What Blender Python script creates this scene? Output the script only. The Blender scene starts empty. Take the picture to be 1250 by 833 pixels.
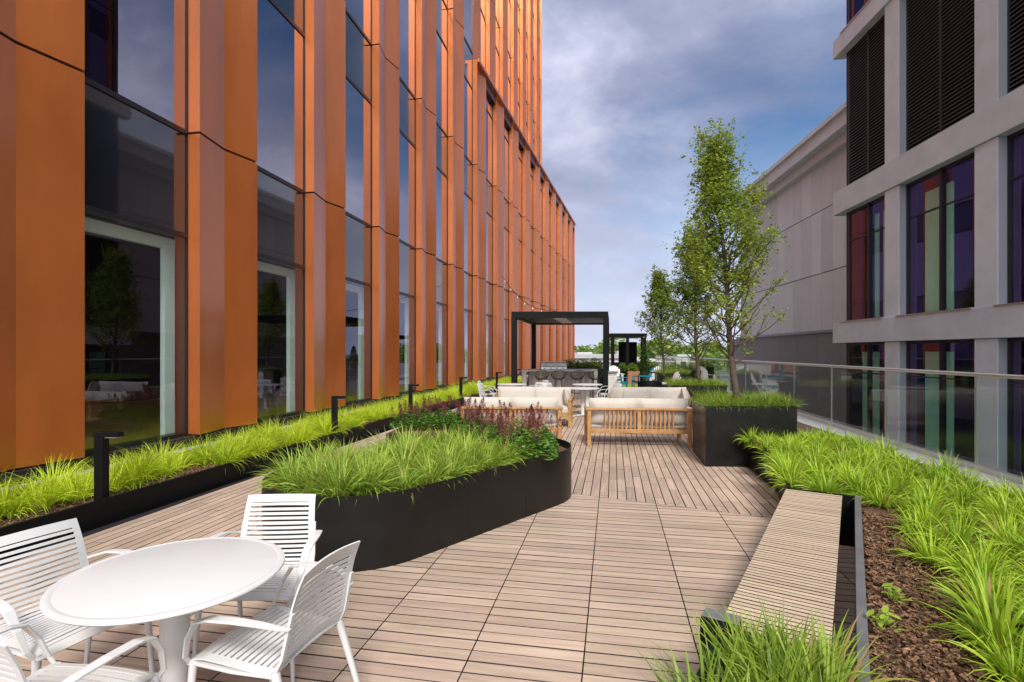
import bpy, math, random
from mathutils import Vector, Matrix, noise
R = math.radians
random.seed(11)
# ------------------------------------------------------------------ camera, sky, sun, exposure
S = bpy.context.scene
C = S.collection
cam_d = bpy.data.cameras.new("camera"); cam = bpy.data.objects.new("camera", cam_d); C.objects.link(cam)
cam.location = (0, 0, 1.7); cam.rotation_euler = (R(90), 0, 0)
cam_d.sensor_width = 36; cam_d.lens = 36*650/1250; cam_d.shift_y = 0.0108
cam_d.clip_start = 0.05; cam_d.clip_end = 3000
S.camera = cam
SUN_EL, SUN_AZ = 46, 176       # azimuth measured clockwise from +Y
w = bpy.data.worlds.new("World"); S.world = w; w.use_nodes = True
nt = w.node_tree; nt.nodes.clear()
def nd(nt, t, **kw):
    n = nt.nodes.new(t)
    for k, v in kw.items():
        if k.startswith('i_'):
            n.inputs[k[2:].replace('_', ' ')].default_value = v
        else: setattr(n, k, v)
    return n
def ramp(nt, stops, interp='LINEAR'):
    n = nt.nodes.new('ShaderNodeValToRGB'); e = n.color_ramp.elements; n.color_ramp.interpolation = interp
    e[0].position, e[0].color = stops[0][0], tuple(stops[0][1])+(1,)
    e[1].position, e[1].color = stops[-1][0], tuple(stops[-1][1])+(1,)
    for p, c in stops[1:-1]:
        x = e.new(p); x.color = tuple(c)+(1,)
    return n
sky = nd(nt, 'ShaderNodeTexSky', sky_type='NISHITA', sun_disc=False, sun_elevation=R(SUN_EL), sun_rotation=R(SUN_AZ), altitude=100, air_density=1.0, dust_density=0.6, ozone_density=2.5)
tc = nd(nt, 'ShaderNodeTexCoord'); sep = nd(nt, 'ShaderNodeSeparateXYZ')
nt.links.new(tc.outputs['Generated'], sep.inputs[0])
zc = nd(nt, 'ShaderNodeMath', operation='MAXIMUM'); zc.inputs[1].default_value = 0.0; nt.links.new(sep.outputs['Z'], zc.inputs[0])
za = nd(nt, 'ShaderNodeMath', operation='ADD'); za.inputs[1].default_value = 0.42; nt.links.new(zc.outputs[0], za.inputs[0])
dx = nd(nt, 'ShaderNodeMath', operation='DIVIDE'); dy = nd(nt, 'ShaderNodeMath', operation='DIVIDE')
nt.links.new(sep.outputs['X'], dx.inputs[0]); nt.links.new(za.outputs[0], dx.inputs[1])
nt.links.new(sep.outputs['Y'], dy.inputs[0]); nt.links.new(za.outputs[0], dy.inputs[1])
cmb = nd(nt, 'ShaderNodeCombineXYZ'); nt.links.new(dx.outputs[0], cmb.inputs[0]); nt.links.new(dy.outputs[0], cmb.inputs[1])
mp = nd(nt, 'ShaderNodeMapping'); mp.inputs['Rotation'].default_value = (0, 0, R(35)); mp.inputs['Scale'].default_value = (1.0, 1.25, 1); mp.inputs['Location'].default_value = (3.1, 1.2, 0)
nt.links.new(cmb.outputs[0], mp.inputs[0])
n1 = nd(nt, 'ShaderNodeTexNoise', i_Scale=1.7, i_Detail=9.0, i_Roughness=0.6, i_Distortion=0.35); nt.links.new(mp.outputs[0], n1.inputs['Vector'])
n2 = nd(nt, 'ShaderNodeTexNoise', i_Scale=2.3, i_Detail=8.0, i_Roughness=0.56, i_Distortion=0.3); nt.links.new(mp.outputs[0], n2.inputs['Vector'])
# cloud cover thins toward the upper right (+X)
cov = nd(nt, 'ShaderNodeMath', operation='MULTIPLY_ADD'); cov.inputs[1].default_value = -0.42; nt.links.new(dx.outputs[0], cov.inputs[0]); nt.links.new(n1.outputs['Fac'], cov.inputs[2])
mxa = nd(nt, 'ShaderNodeMath', operation='SUBTRACT'); mxa.inputs[1].default_value = 0.62; nt.links.new(dx.outputs[0], mxa.inputs[0])
mxb = nd(nt, 'ShaderNodeMath', operation='MAXIMUM'); mxb.inputs[1].default_value = 0.0; nt.links.new(mxa.outputs[0], mxb.inputs[0])
cov2 = nd(nt, 'ShaderNodeMath', operation='MULTIPLY_ADD'); cov2.inputs[1].default_value = 1.6; nt.links.new(mxb.outputs[0], cov2.inputs[0]); nt.links.new(cov.outputs[0], cov2.inputs[2])
cov = cov2
cr = ramp(nt, [(0.16, (0, 0, 0)), (0.44, (1, 1, 1))]); nt.links.new(cov.outputs[0], cr.inputs[0])
hz = nd(nt, 'ShaderNodeMapRange'); hz.inputs[1].default_value = 0.0; hz.inputs[2].default_value = 0.30; hz.inputs[3].default_value = 1.0; hz.inputs[4].default_value = 0.0
nt.links.new(sep.outputs['Z'], hz.inputs[0])
mx0 = nd(nt, 'ShaderNodeMath', operation='MAXIMUM'); nt.links.new(cr.outputs[0], mx0.inputs[0]); nt.links.new(hz.outputs[0], mx0.inputs[1])
cc = ramp(nt, [(0.26, (0.9, 1.05, 1.7)), (0.50, (1.65, 1.8, 2.55)), (0.78, (3.6, 3.7, 4.5))]); nt.links.new(n2.outputs['Fac'], cc.inputs[0])
skd = nd(nt, 'ShaderNodeMixRGB', blend_type='MULTIPLY'); skd.inputs[0].default_value = 1.0; skd.inputs[2].default_value = (.36, .44, .50, 1); nt.links.new(sky.outputs[0], skd.inputs[1])
mixc = nd(nt, 'ShaderNodeMixRGB'); nt.links.new(mx0.outputs[0], mixc.inputs[0]); nt.links.new(skd.outputs[0], mixc.inputs[1]); nt.links.new(cc.outputs[0], mixc.inputs[2])
# brighter milky cloud down to the horizon
hz2 = nd(nt, 'ShaderNodeMapRange'); hz2.inputs[1].default_value = 0.0; hz2.inputs[2].default_value = 0.36; hz2.inputs[3].default_value = 0.8; hz2.inputs[4].default_value = 0.0
nt.links.new(sep.outputs['Z'], hz2.inputs[0])
mixh = nd(nt, 'ShaderNodeMixRGB'); mixh.inputs[2].default_value = (3.3, 3.5, 4.3, 1); nt.links.new(hz2.outputs[0], mixh.inputs[0]); nt.links.new(mixc.outputs[0], mixh.inputs[1])
# the cloud layer is brighter around the hidden sun, behind the camera
dt = nd(nt, 'ShaderNodeVectorMath', operation='DOT_PRODUCT'); nt.links.new(tc.outputs['Generated'], dt.inputs[0])
dt.inputs[1].default_value = (math.sin(R(SUN_AZ))*math.cos(R(SUN_EL)), math.cos(R(SUN_AZ))*math.cos(R(SUN_EL)), math.sin(R(SUN_EL)))
gm = nd(nt, 'ShaderNodeMapRange'); gm.inputs[1].default_value = 0.0; gm.inputs[2].default_value = 1.0; gm.inputs[3].default_value = 1.0; gm.inputs[4].default_value = 3.6; gm.interpolation_type = 'SMOOTHSTEP'
nt.links.new(dt.outputs['Value'], gm.inputs[0])
gl_ = nd(nt, 'ShaderNodeVectorMath', operation='SCALE'); nt.links.new(mixh.outputs[0], gl_.inputs[0]); nt.links.new(gm.outputs[0], gl_.inputs['Scale'])
gw = nd(nt, 'ShaderNodeMapRange'); gw.inputs[1].default_value = 0.0; gw.inputs[2].default_value = 0.8; nt.links.new(dt.outputs['Value'], gw.inputs[0])
gw_ = nd(nt, 'ShaderNodeMixRGB', blend_type='MULTIPLY'); gw_.inputs[2].default_value = (1.14, 1.06, 0.88, 1); nt.links.new(gw.outputs[0], gw_.inputs[0]); nt.links.new(gl_.outputs[0], gw_.inputs[1])
bg = nd(nt, 'ShaderNodeBackground'); bg.inputs['Strength'].default_value = 0.10; nt.links.new(gw_.outputs[0], bg.inputs[0])
wo = nd(nt, 'ShaderNodeOutputWorld'); nt.links.new(bg.outputs[0], wo.inputs[0])
sl = bpy.data.lights.new("sun", 'SUN'); sl.energy = 1.6; sl.angle = R(14); sl.color = (1, 0.95, 0.88)
so = bpy.data.objects.new("sun", sl); C.objects.link(so)
sd = Vector((math.sin(R(SUN_AZ))*math.cos(R(SUN_EL)), math.cos(R(SUN_AZ))*math.cos(R(SUN_EL)), math.sin(R(SUN_EL))))
so.rotation_euler = (-sd).to_track_quat('-Z', 'Y').to_euler()
vs = S.view_settings; vs.view_transform = 'Standard'; vs.look = 'None'; vs.exposure = 1.3; vs.gamma = 1; vs.use_curve_mapping = False
S.cycles.max_bounces = 8; S.cycles.transparent_max_bounces = 16

# ------------------------------------------------------------------ helpers
class MB:
    def __init__(s): s.v, s.f, s.m, s.t, s.uv = [], [], [], [], []
    def face(s, pts, m=0, tone=0.5, uv=None):
        i = len(s.v); s.v += [tuple(p) for p in pts]; s.f.append(tuple(range(i, i+len(pts)))); s.m.append(m); s.t.append(tone)
        s.uv.append(uv)
    def box(s, x0, x1, y0, y1, z0, z1, M=None, m=0, tone=0.5):
        P = [Vector((x, y, z)) for z in (z0, z1) for y in (y0, y1) for x in (x0, x1)]
        if M is not None: P = [M @ p for p in P]
        i = len(s.v); s.v += [tuple(p) for p in P]
        for q in ((0, 2, 3, 1), (4, 5, 7, 6), (0, 1, 5, 4), (2, 6, 7, 3), (0, 4, 6, 2), (1, 3, 7, 5)):
            s.f.append(tuple(i+k for k in q)); s.m.append(m); s.t.append(tone); s.uv.append(None)
        return s
    def prism(s, poly, z0, z1, m=0, tone=0.5, uvf=None, cap=True, ms=None):
        n = len(poly); i = len(s.v)
        s.v += [(p[0], p[1], z0) for p in poly] + [(p[0], p[1], z1) for p in poly]
        def add(f, uv=None, mm=None): s.f.append(tuple(f)); s.m.append(m if mm is None else mm); s.t.append(tone); s.uv.append(uv)
        if cap:
            add([i+k for k in range(n-1, -1, -1)]); add([i+n+k for k in range(n)], [uvf(p) for p in poly] if uvf else None)
        for k in range(n):
            j = (k+1) % n; add((i+k, i+j, i+n+j, i+n+k), None, ms)
        return s
    def tube(s, pts, rad, n=8, m=0, tone=0.5, cap=True):
        pts = [Vector(p) for p in pts]; N = len(pts)
        if not isinstance(rad, (list, tuple)): rad = [rad]*N
        i = len(s.v); up = None
        for k in range(N):
            d = (pts[min(k+1, N-1)]-pts[max(k-1, 0)])
            if d.length < 1e-9: d = Vector((0, 0, 1))
            d.normalize()
            if up is None: up = d.orthogonal().normalized()
            a = (up - d*up.dot(d)); 
            a = a.normalized() if a.length > 1e-6 else d.orthogonal().normalized()
            up = a; b = d.cross(a)
            for q in range(n):
                t = 2*math.pi*q/n; s.v.append(tuple(pts[k]+(a*math.cos(t)+b*math.sin(t))*rad[k]))
        for k in range(N-1):
            for q in range(n):
                r = (q+1) % n; s.f.append((i+k*n+q, i+k*n+r, i+(k+1)*n+r, i+(k+1)*n+q)); s.m.append(m); s.t.append(tone); s.uv.append(None)
        if cap:
            s.f.append(tuple(i+q for q in range(n-1, -1, -1))); s.m.append(m); s.t.append(tone); s.uv.append(None)
            s.f.append(tuple(i+(N-1)*n+q for q in range(n))); s.m.append(m); s.t.append(tone); s.uv.append(None)
        return s
    def bar(s, a, b, wd, th, up=(0, 0, 1), m=0, tone=0.5, w2=None, t2=None):
        a, b = Vector(a), Vector(b); d = (b-a).normalized(); u = Vector(up); sx = d.cross(u)
        if sx.length < 1e-5: sx = d.orthogonal()
        sx.normalize(); sz = sx.cross(d); i = len(s.v)
        w2 = wd if w2 is None else w2; t2 = th if t2 is None else t2
        for p, ww, tt in ((a, wd, th), (b, w2, t2)):
            for x, z in ((-1, -1), (1, -1), (1, 1), (-1, 1)): s.v.append(tuple(p+sx*x*ww/2+sz*z*tt/2))
        for q in ((0, 1, 2, 3), (7, 6, 5, 4), (0, 4, 5, 1), (1, 5, 6, 2), (2, 6, 7, 3), (3, 7, 4, 0)):
            s.f.append(tuple(i+k for k in q)); s.m.append(m); s.t.append(tone); s.uv.append(None)
        return s
    def ribbon(s, pts, side, widths, th, m=0):
        # flat strip of given widths / thickness along pts; side = width direction
        side = Vector(side).normalized(); N = len(pts); i = len(s.v)
        for k in range(N):
            p = Vector(pts[k]); d = (Vector(pts[min(k+1, N-1)])-Vector(pts[max(k-1, 0)])).normalized(); nn = d.cross(side).normalized()
            ww = widths[k] if isinstance(widths, (list, tuple)) else widths
            for x, z in ((-1, -1), (1, -1), (1, 1), (-1, 1)): s.v.append(tuple(p+side*x*ww/2+nn*z*th/2))
        for k in range(N-1):
            for q in range(4):
                r = (q+1) % 4; s.f.append((i+k*4+q, i+k*4+r, i+k*4+4+r, i+k*4+4+q)); s.m.append(m); s.t.append(.5); s.uv.append(None)
        for b in (0, N-1):
            s.f.append(tuple(i+b*4+q for q in range(4))); s.m.append(m); s.t.append(.5); s.uv.append(None)
        return s
    def lathe(s, prof, n=32, c=(0, 0), m=0):
        i = len(s.v)
        for r, z in prof:
            for q in range(n):
                t = 2*math.pi*q/n; s.v.append((c[0]+r*math.cos(t), c[1]+r*math.sin(t), z))
        for k in range(len(prof)-1):
            for q in range(n):
                r = (q+1) % n; s.f.append((i+k*n+q, i+k*n+r, i+(k+1)*n+r, i+(k+1)*n+q)); s.m.append(m); s.t.append(.5); s.uv.append(None)
        return s
    def build(s, name, mats, parent=None, smooth=False, bevel=0, loc=None):
        me = bpy.data.meshes.new(name); me.from_pydata(s.v, [], s.f)
        if not isinstance(mats, (list, tuple)): mats = [mats]
        for q in mats: me.materials.append(q)
        if len(mats) > 1: me.polygons.foreach_set('material_index', s.m)
        a = me.attributes.new('tone', 'FLOAT', 'FACE'); a.data.foreach_set('value', s.t)
        if any(u for u in s.uv):
            ul = me.uv_layers.new(name='UVMap'); li = 0
            for f, u in zip(s.f, s.uv):
                for k in range(len(f)):
                    ul.data[li].uv = u[k] if u else (0, 0)
                    li += 1
        if smooth: me.polygons.foreach_set('use_smooth', [True]*len(s.f))
        me.validate(); me.update()
        o = bpy.data.objects.new(name, me); C.objects.link(o)
        if parent: o.parent = parent
        if loc: o.location = loc
        if smooth == 'auto':
            md = o.modifiers.new('es', 'EDGE_SPLIT'); md.split_angle = R(40)
        if bevel:
            md = o.modifiers.new('bevel', 'BEVEL'); md.width = bevel; md.segments = 2; md.limit_method = 'ANGLE'; md.angle_limit = R(40)
        return o
def tag(o, label=None, cat=None, group=None, kind=None):
    if label: o['label'] = label
    if cat: o['category'] = cat
    if group: o['group'] = group
    if kind: o['kind'] = kind
    return o
def thing(name, label, cat, loc=(0, 0, 0), rz=0, group=None):
    o = bpy.data.objects.new(name, None); C.objects.link(o); o.location = loc; o.rotation_euler = (0, 0, rz)
    return tag(o, label, cat, group)
def dup(o, parent=None, loc=None, rz=None, label=None, group=None, sc=None):
    c = o.copy(); C.objects.link(c)
    if parent: c.parent = parent
    for ch in list(o.children): dup(ch, c)
    if loc is not None: c.location = loc
    if rz is not None: c.rotation_euler = (0, 0, rz)
    if sc is not None: c.scale = (sc, sc, sc) if not isinstance(sc, tuple) else sc
    if label: c['label'] = label
    if group: c['group'] = group
    return c
def clip(poly, nx, ny, d):          # keep nx*x+ny*y <= d
    out = []
    for k in range(len(poly)):
        a, b = poly[k], poly[(k+1) % len(poly)]
        da, db = nx*a[0]+ny*a[1]-d, nx*b[0]+ny*b[1]-d
        if da <= 0: out.append(a)
        if (da < 0 < db) or (db < 0 < da):
            t = da/(da-db); out.append((a[0]+(b[0]-a[0])*t, a[1]+(b[1]-a[1])*t))
    return out

# ------------------------------------------------------------------ materials
def mat(name, col, rough=0.5, metal=0.0, spec=0.5, coat=0.0, noise_s=None, noise_a=0.12, bump=0.0, bump_s=60, tone=0.0, stretch=None, rough_var=0.0):
    m = bpy.data.materials.new(name); m.use_nodes = True; t = m.node_tree; b = t.nodes['Principled BSDF']
    b.inputs['Base Color'].default_value = (*col, 1); b.inputs['Roughness'].default_value = rough; b.inputs['Metallic'].default_value = metal
    b.inputs['Specular IOR Level'].default_value = spec; b.inputs['Coat Weight'].default_value = coat; b.inputs['Coat Roughness'].default_value = 0.16
    co = nd(t, 'ShaderNodeTexCoord'); vec = co.outputs['Object']
    if stretch:
        mpg = nd(t, 'ShaderNodeMapping'); mpg.inputs['Scale'].default_value = stretch; t.links.new(vec, mpg.inputs[0]); vec = mpg.outputs[0]
    src = None
    if noise_s:
        n = nd(t, 'ShaderNodeTexNoise', i_Scale=noise_s, i_Detail=6.0, i_Roughness=0.6); t.links.new(vec, n.inputs['Vector'])
        mr = nd(t, 'ShaderNodeMapRange'); mr.inputs[1].default_value = 0.3; mr.inputs[2].default_value = 0.7; mr.inputs[3].default_value = 1-noise_a; mr.inputs[4].default_value = 1+noise_a
        t.links.new(n.outputs['Fac'], mr.inputs[0])
        hsv = nd(t, 'ShaderNodeHueSaturation'); hsv.inputs['Color'].default_value = (*col, 1); t.links.new(mr.outputs[0], hsv.inputs['Value']); src = hsv
        if rough_var:
            mr2 = nd(t, 'ShaderNodeMapRange'); mr2.inputs[1].default_value = 0.3; mr2.inputs[2].default_value = 0.7; mr2.inputs[3].default_value = rough-rough_var; mr2.inputs[4].default_value = rough+rough_var
            t.links.new(n.outputs['Fac'], mr2.inputs[0]); t.links.new(mr2.outputs[0], b.inputs['Roughness'])
    if tone:
        at = nd(t, 'ShaderNodeAttribute', attribute_name='tone')
        mr = nd(t, 'ShaderNodeMapRange'); mr.inputs[3].default_value = 1-tone; mr.inputs[4].default_value = 1+tone; t.links.new(at.outputs['Fac'], mr.inputs[0])
        h2 = nd(t, 'ShaderNodeHueSaturation'); h2.inputs['Color'].default_value = (*col, 1)
        if src: t.links.new(src.outputs[0], h2.inputs['Color'])
        t.links.new(mr.outputs[0], h2.inputs['Value']); src = h2
    if src: t.links.new(src.outputs[0], b.inputs['Base Color'])
    if bump:
        n = nd(t, 'ShaderNodeTexNoise', i_Scale=float(bump_s), i_Detail=5.0); t.links.new(vec, n.inputs['Vector'])
        bp = nd(t, 'ShaderNodeBump', i_Strength=bump, i_Distance=0.02); t.links.new(n.outputs['Fac'], bp.inputs['Height']); t.links.new(bp.outputs[0], b.inputs['Normal'])
    return m
def wood(name, c1, c2, rough=0.6, uv=True, tone=0.18, sc=(3, 60, 1)):
    m = bpy.data.materials.new(name); m.use_nodes = True; t = m.node_tree; b = t.nodes['Principled BSDF']
    co = nd(t, 'ShaderNodeTexCoord'); mpg = nd(t, 'ShaderNodeMapping'); mpg.inputs['Scale'].default_value = sc
    t.links.new(co.outputs['UV' if uv else 'Object'], mpg.inputs[0])
    at = nd(t, 'ShaderNodeAttribute', attribute_name='tone')
    ad = nd(t, 'ShaderNodeVectorMath', operation='ADD'); t.links.new(mpg.outputs[0], ad.inputs[0])
    ml = nd(t, 'ShaderNodeMath', operation='MULTIPLY'); ml.inputs[1].default_value = 37.0; t.links.new(at.outputs['Fac'], ml.inputs[0]); t.links.new(ml.outputs[0], ad.inputs[1])
    n = nd(t, 'ShaderNodeTexNoise', i_Scale=1.0, i_Detail=6.0, i_Roughness=0.65, i_Distortion=0.4); t.links.new(ad.outputs[0], n.inputs['Vector'])
    rp = ramp(t, [(0.32, c1), (0.66, c2)]); t.links.new(n.outputs['Fac'], rp.inputs[0])
    mr = nd(t, 'ShaderNodeMapRange'); mr.inputs[3].default_value = 1-tone; mr.inputs[4].default_value = 1+tone; t.links.new(at.outputs['Fac'], mr.inputs[0])
    h = nd(t, 'ShaderNodeHueSaturation'); t.links.new(rp.outputs[0], h.inputs['Color']); t.links.new(mr.outputs[0], h.inputs['Value'])
    n3 = nd(t, 'ShaderNodeTexNoise', i_Scale=0.5, i_Detail=5.0); t.links.new(co.outputs['Object'], n3.inputs['Vector'])
    mr3 = nd(t, 'ShaderNodeMapRange'); mr3.inputs[1].default_value = 0.3; mr3.inputs[2].default_value = 0.7; mr3.inputs[3].default_value = 0.45; mr3.inputs[4].default_value = 0.56
    t.links.new(n3.outputs['Fac'], mr3.inputs[0]); t.links.new(mr3.outputs[0], h.inputs['Hue'])
    mrh = nd(t, 'ShaderNodeMapRange'); mrh.inputs[3].default_value = 0.492; mrh.inputs[4].default_value = 0.508
    w2 = nd(t, 'ShaderNodeTexWhiteNoise', noise_dimensions='1D'); t.links.new(at.outputs['Fac'], w2.inputs['W']); t.links.new(w2.outputs['Value'], mrh.inputs[0]); t.links.new(mrh.outputs[0], h.inputs['Hue'])
    n4 = nd(t, 'ShaderNodeMapRange'); n4.inputs[1].default_value = 0.3; n4.inputs[2].default_value = 0.7; n4.inputs[3].default_value = 0.80; n4.inputs[4].default_value = 1.12
    t.links.new(n3.outputs['Fac'], n4.inputs[0])
    h3 = nd(t, 'ShaderNodeHueSaturation'); t.links.new(h.outputs[0], h3.inputs['Color']); t.links.new(n4.outputs[0], h3.inputs['Value'])
    t.links.new(h3.outputs[0], b.inputs['Base Color']); b.inputs['Roughness'].default_value = rough; b.inputs['Specular IOR Level'].default_value = 0.3
    bp = nd(t, 'ShaderNodeBump', i_Strength=0.25, i_Distance=0.003); t.links.new(n.outputs['Fac'], bp.inputs['Height']); t.links.new(bp.outputs[0], b.inputs['Normal'])
    return m
def leafmat(name, c1, c2, trans=0.35, rough=0.5):
    m = bpy.data.materials.new(name); m.use_nodes = True; t = m.node_tree; b = t.nodes['Principled BSDF']; out = t.nodes['Material Output']
    at = nd(t, 'ShaderNodeAttribute', attribute_name='tone'); oi = nd(t, 'ShaderNodeObjectInfo')
    a = nd(t, 'ShaderNodeMath', operation='MULTIPLY_ADD'); a.inputs[1].default_value = 0.35; t.links.new(oi.outputs['Random'], a.inputs[0])
    a2 = nd(t, 'ShaderNodeMath', operation='MULTIPLY'); a2.inputs[1].default_value = 0.65; t.links.new(at.outputs['Fac'], a2.inputs[0]); t.links.new(a2.outputs[0], a.inputs[2])
    rp = ramp(t, [(0.0, (0.42, 0.29, 0.10)), (0.015, c1), (0.9, c2)]); t.links.new(a.outputs[0], rp.inputs[0])
    t.links.new(rp.outputs[0], b.inputs['Base Color']); b.inputs['Roughness'].default_value = rough; b.inputs['Specular IOR Level'].default_value = 0.35
    tr = nd(t, 'ShaderNodeBsdfTranslucent'); t.links.new(rp.outputs[0], tr.inputs[0])
    mx = nd(t, 'ShaderNodeMixShader'); mx.inputs[0].default_value = trans; t.links.new(b.outputs[0], mx.inputs[1]); t.links.new(tr.outputs[0], mx.inputs[2]); t.links.new(mx.outputs[0], out.inputs[0])
    return m
def glassmat(name, tint, refl=0.35, rcol=(0.9, 0.9, 1.0), ior=1.6, trans_mul=1.0, wav=0.0):
    m = bpy.data.materials.new(name); m.use_nodes = True; t = m.node_tree; t.nodes.remove(t.nodes['Principled BSDF']); out = t.nodes['Material Output']
    g = nd(t, 'ShaderNodeBsdfGlossy', i_Roughness=0.004); g.inputs[0].default_value = (*rcol, 1)
    tr = nd(t, 'ShaderNodeBsdfTransparent'); tr.inputs[0].default_value = (*tint, 1)
    fr = nd(t, 'ShaderNodeLayerWeight'); fr.inputs[0].default_value = 0.5
    pw_ = nd(t, 'ShaderNodeMath', operation='POWER'); pw_.inputs[1].default_value = ior; t.links.new(fr.outputs['Facing'], pw_.inputs[0])
    mr = nd(t, 'ShaderNodeMapRange'); mr.inputs[1].default_value = 0.0; mr.inputs[2].default_value = 1.0; mr.inputs[3].default_value = refl; mr.inputs[4].default_value = 1.0; t.links.new(pw_.outputs[0], mr.inputs[0])
    if wav:
        co = nd(t, 'ShaderNodeTexCoord'); n = nd(t, 'ShaderNodeTexNoise', i_Scale=0.6, i_Detail=1.0); t.links.new(co.outputs['Object'], n.inputs['Vector'])
        bp = nd(t, 'ShaderNodeBump', i_Strength=wav, i_Distance=0.02); t.links.new(n.outputs['Fac'], bp.inputs['Height']); t.links.new(bp.outputs[0], g.inputs['Normal'])
    mx = nd(t, 'ShaderNodeMixShader'); t.links.new(mr.outputs[0], mx.inputs[0]); t.links.new(tr.outputs[0], mx.inputs[1]); t.links.new(g.outputs[0], mx.inputs[2]); t.links.new(mx.outputs[0], out.inputs[0])
    return m
M = {}
M['orange'] = mat('copper_orange_metal', (0.60, 0.165, 0.036), 0.36, 0.58, 0.5, coat=0.5, tone=0.07, noise_s=1.6, noise_a=0.11, rough_var=0.05, bump=0.10, bump_s=1.1, stretch=(1, 1, .35))
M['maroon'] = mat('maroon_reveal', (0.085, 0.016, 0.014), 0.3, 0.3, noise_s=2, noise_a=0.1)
M['black'] = mat('black_powder_coat', (0.0045, 0.0045, 0.005), 0.5, 0.0, 0.16, noise_s=3, noise_a=0.2, rough_var=0.06)
M['steel_black'] = mat('blackened_steel', (0.010, 0.009, 0.008), 0.38, 0.0, 0.28, noise_s=2.2, noise_a=0.3, rough_var=0.09)
M['frame_dark'] = mat('window_frame_black', (0.012, 0.011, 0.013), 0.4)
M['joint'] = mat('joint_black', (0.006, 0.004, 0.004), 0.8)
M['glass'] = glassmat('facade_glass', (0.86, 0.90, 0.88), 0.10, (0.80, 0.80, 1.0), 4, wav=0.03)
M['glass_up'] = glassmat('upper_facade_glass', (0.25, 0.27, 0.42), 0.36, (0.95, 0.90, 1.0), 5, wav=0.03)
M['spandrel'] = mat('spandrel_glass', (0.012, 0.014, 0.022), 0.03, 0.0, 1.0, coat=0.6)
M['glass_r'] = glassmat('right_building_glass', (0.80, 0.97, 0.88), 0.16, (0.66, 0.44, 0.95), 4, wav=0.04)
M['railglass'] = glassmat('balustrade_glass', (0.93, 0.97, 0.95), 0.015, (0.85, 0.85, 0.85), 5.5)
M['pale'] = mat('pale_interior_paint', (0.72, 0.84, 0.77), 0.6, noise_s=2, noise_a=0.05)
M['int_floor'] = mat('interior_wood_floor', (0.75, 0.55, 0.10), 0.4, noise_s=2)
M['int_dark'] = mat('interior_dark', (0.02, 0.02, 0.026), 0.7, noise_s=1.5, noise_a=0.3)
M['white'] = mat('white_powder_coat', (0.62, 0.62, 0.60), 0.38, noise_s=9, noise_a=0.02)
M['cushion'] = mat('cream_cushion_fabric', (0.50, 0.465, 0.405), 0.9, spec=0.15, noise_s=5, noise_a=0.05, bump=0.25, bump_s=9)
M['deck'] = wood('hardwood_deck', (0.36, 0.262, 0.190), (0.52, 0.407, 0.312), 0.55, tone=0.16, sc=(2.2, 45, 1))
M['edge'] = mat('gap_shade_board_side', (0.05, 0.032, 0.024), 0.9)  # plank and slat sides, with the shade of the gaps painted into their colour
M['curtain'] = mat('mint_curtain', (0.55, 0.86, 0.68), 0.8, noise_s=3, noise_a=0.06)
M['teak'] = wood('teak', (0.34, 0.155, 0.055), (0.52, 0.275, 0.115), 0.5, uv=False, tone=0.14, sc=(9, 9, 9))
M['bench'] = wood('pale_bench_wood', (0.45, 0.35, 0.24), (0.56, 0.45, 0.32), 0.6, tone=0.09, sc=(2.5, 45, 1))
M['mulch'] = mat('bark_mulch', (0.15, 0.088, 0.050), 0.95, spec=0.1, noise_s=38, noise_a=0.75, bump=1.0, bump_s=70, tone=0.6)
M['concrete'] = mat('concrete', (0.36, 0.36, 0.36), 0.8, noise_s=6, noise_a=0.14, bump=0.2, bump_s=60)
M['rim'] = mat('galvanised_rim', (0.20, 0.20, 0.20), 0.4, 0.4, noise_s=5, noise_a=0.2)
M['grey'] = mat('grey_metal_panel', (0.62, 0.68, 0.70), 0.5, 0.0, noise_s=1.3, noise_a=0.09, bump=0.06, bump_s=2, tone=0.08)
M['grey_reveal'] = mat('pale_grey_reveal', (0.36, 0.385, 0.41), 0.4, 0.1)
M['louver'] = mat('louver_black', (0.03, 0.03, 0.034), 0.45)
M['arena'] = mat('arena_metal_panel', (0.62, 0.665, 0.67), 0.55, 0.1, noise_s=1, noise_a=0.04, tone=0.10)
M['arena_dark'] = mat('arena_dark_panel', (0.17, 0.165, 0.16), 0.5, 0.1, noise_s=1, noise_a=0.06, tone=0.12)
M['steel'] = mat('stainless_steel', (0.72, 0.72, 0.71), 0.38, 0.6, noise_s=12, noise_a=0.05, rough_var=0.05)
M['rail'] = mat('brushed_handrail', (0.70, 0.69, 0.66), 0.3, 0.9, noise_s=8, noise_a=0.04)
M['cream_rim'] = M['rim']
M['grass_oval'] = leafmat('sedge_blades', (0.12, 0.235, 0.014), (0.46, 0.60, 0.085))
M['grass_left'] = leafmat('golden_forest_grass', (0.26, 0.40, 0.012), (0.66, 0.80, 0.04), 0.4)
M['grass_right'] = leafmat('lily_turf_blades', (0.13, 0.27, 0.012), (0.50, 0.68, 0.05), 0.4)
M['grass_dark'] = leafmat('fine_green_blades', (0.075, 0.165, 0.012), (0.33, 0.46, 0.05), 0.35)
M['leaf'] = leafmat('hornbeam_leaves', (0.055, 0.125, 0.012), (0.38, 0.47, 0.06), 0.5, 0.45)
M['leaf_dk'] = leafmat('astilbe_leaves', (0.022, 0.075, 0.010), (0.13, 0.27, 0.03), 0.3, 0.4)
M['plume'] = leafmat('astilbe_plumes', (0.085, 0.016, 0.024), (0.30, 0.085, 0.085), 0.3, 0.8)
M['bark'] = mat('tree_bark', (0.085, 0.060, 0.042), 0.9, noise_s=14, noise_a=0.4, bump=0.6, bump_s=40)
M['turf'] = mat('artificial_turf', (0.16, 0.33, 0.02), 0.95, spec=0.1, noise_s=30, noise_a=0.25, bump=0.6, bump_s=200)
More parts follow.
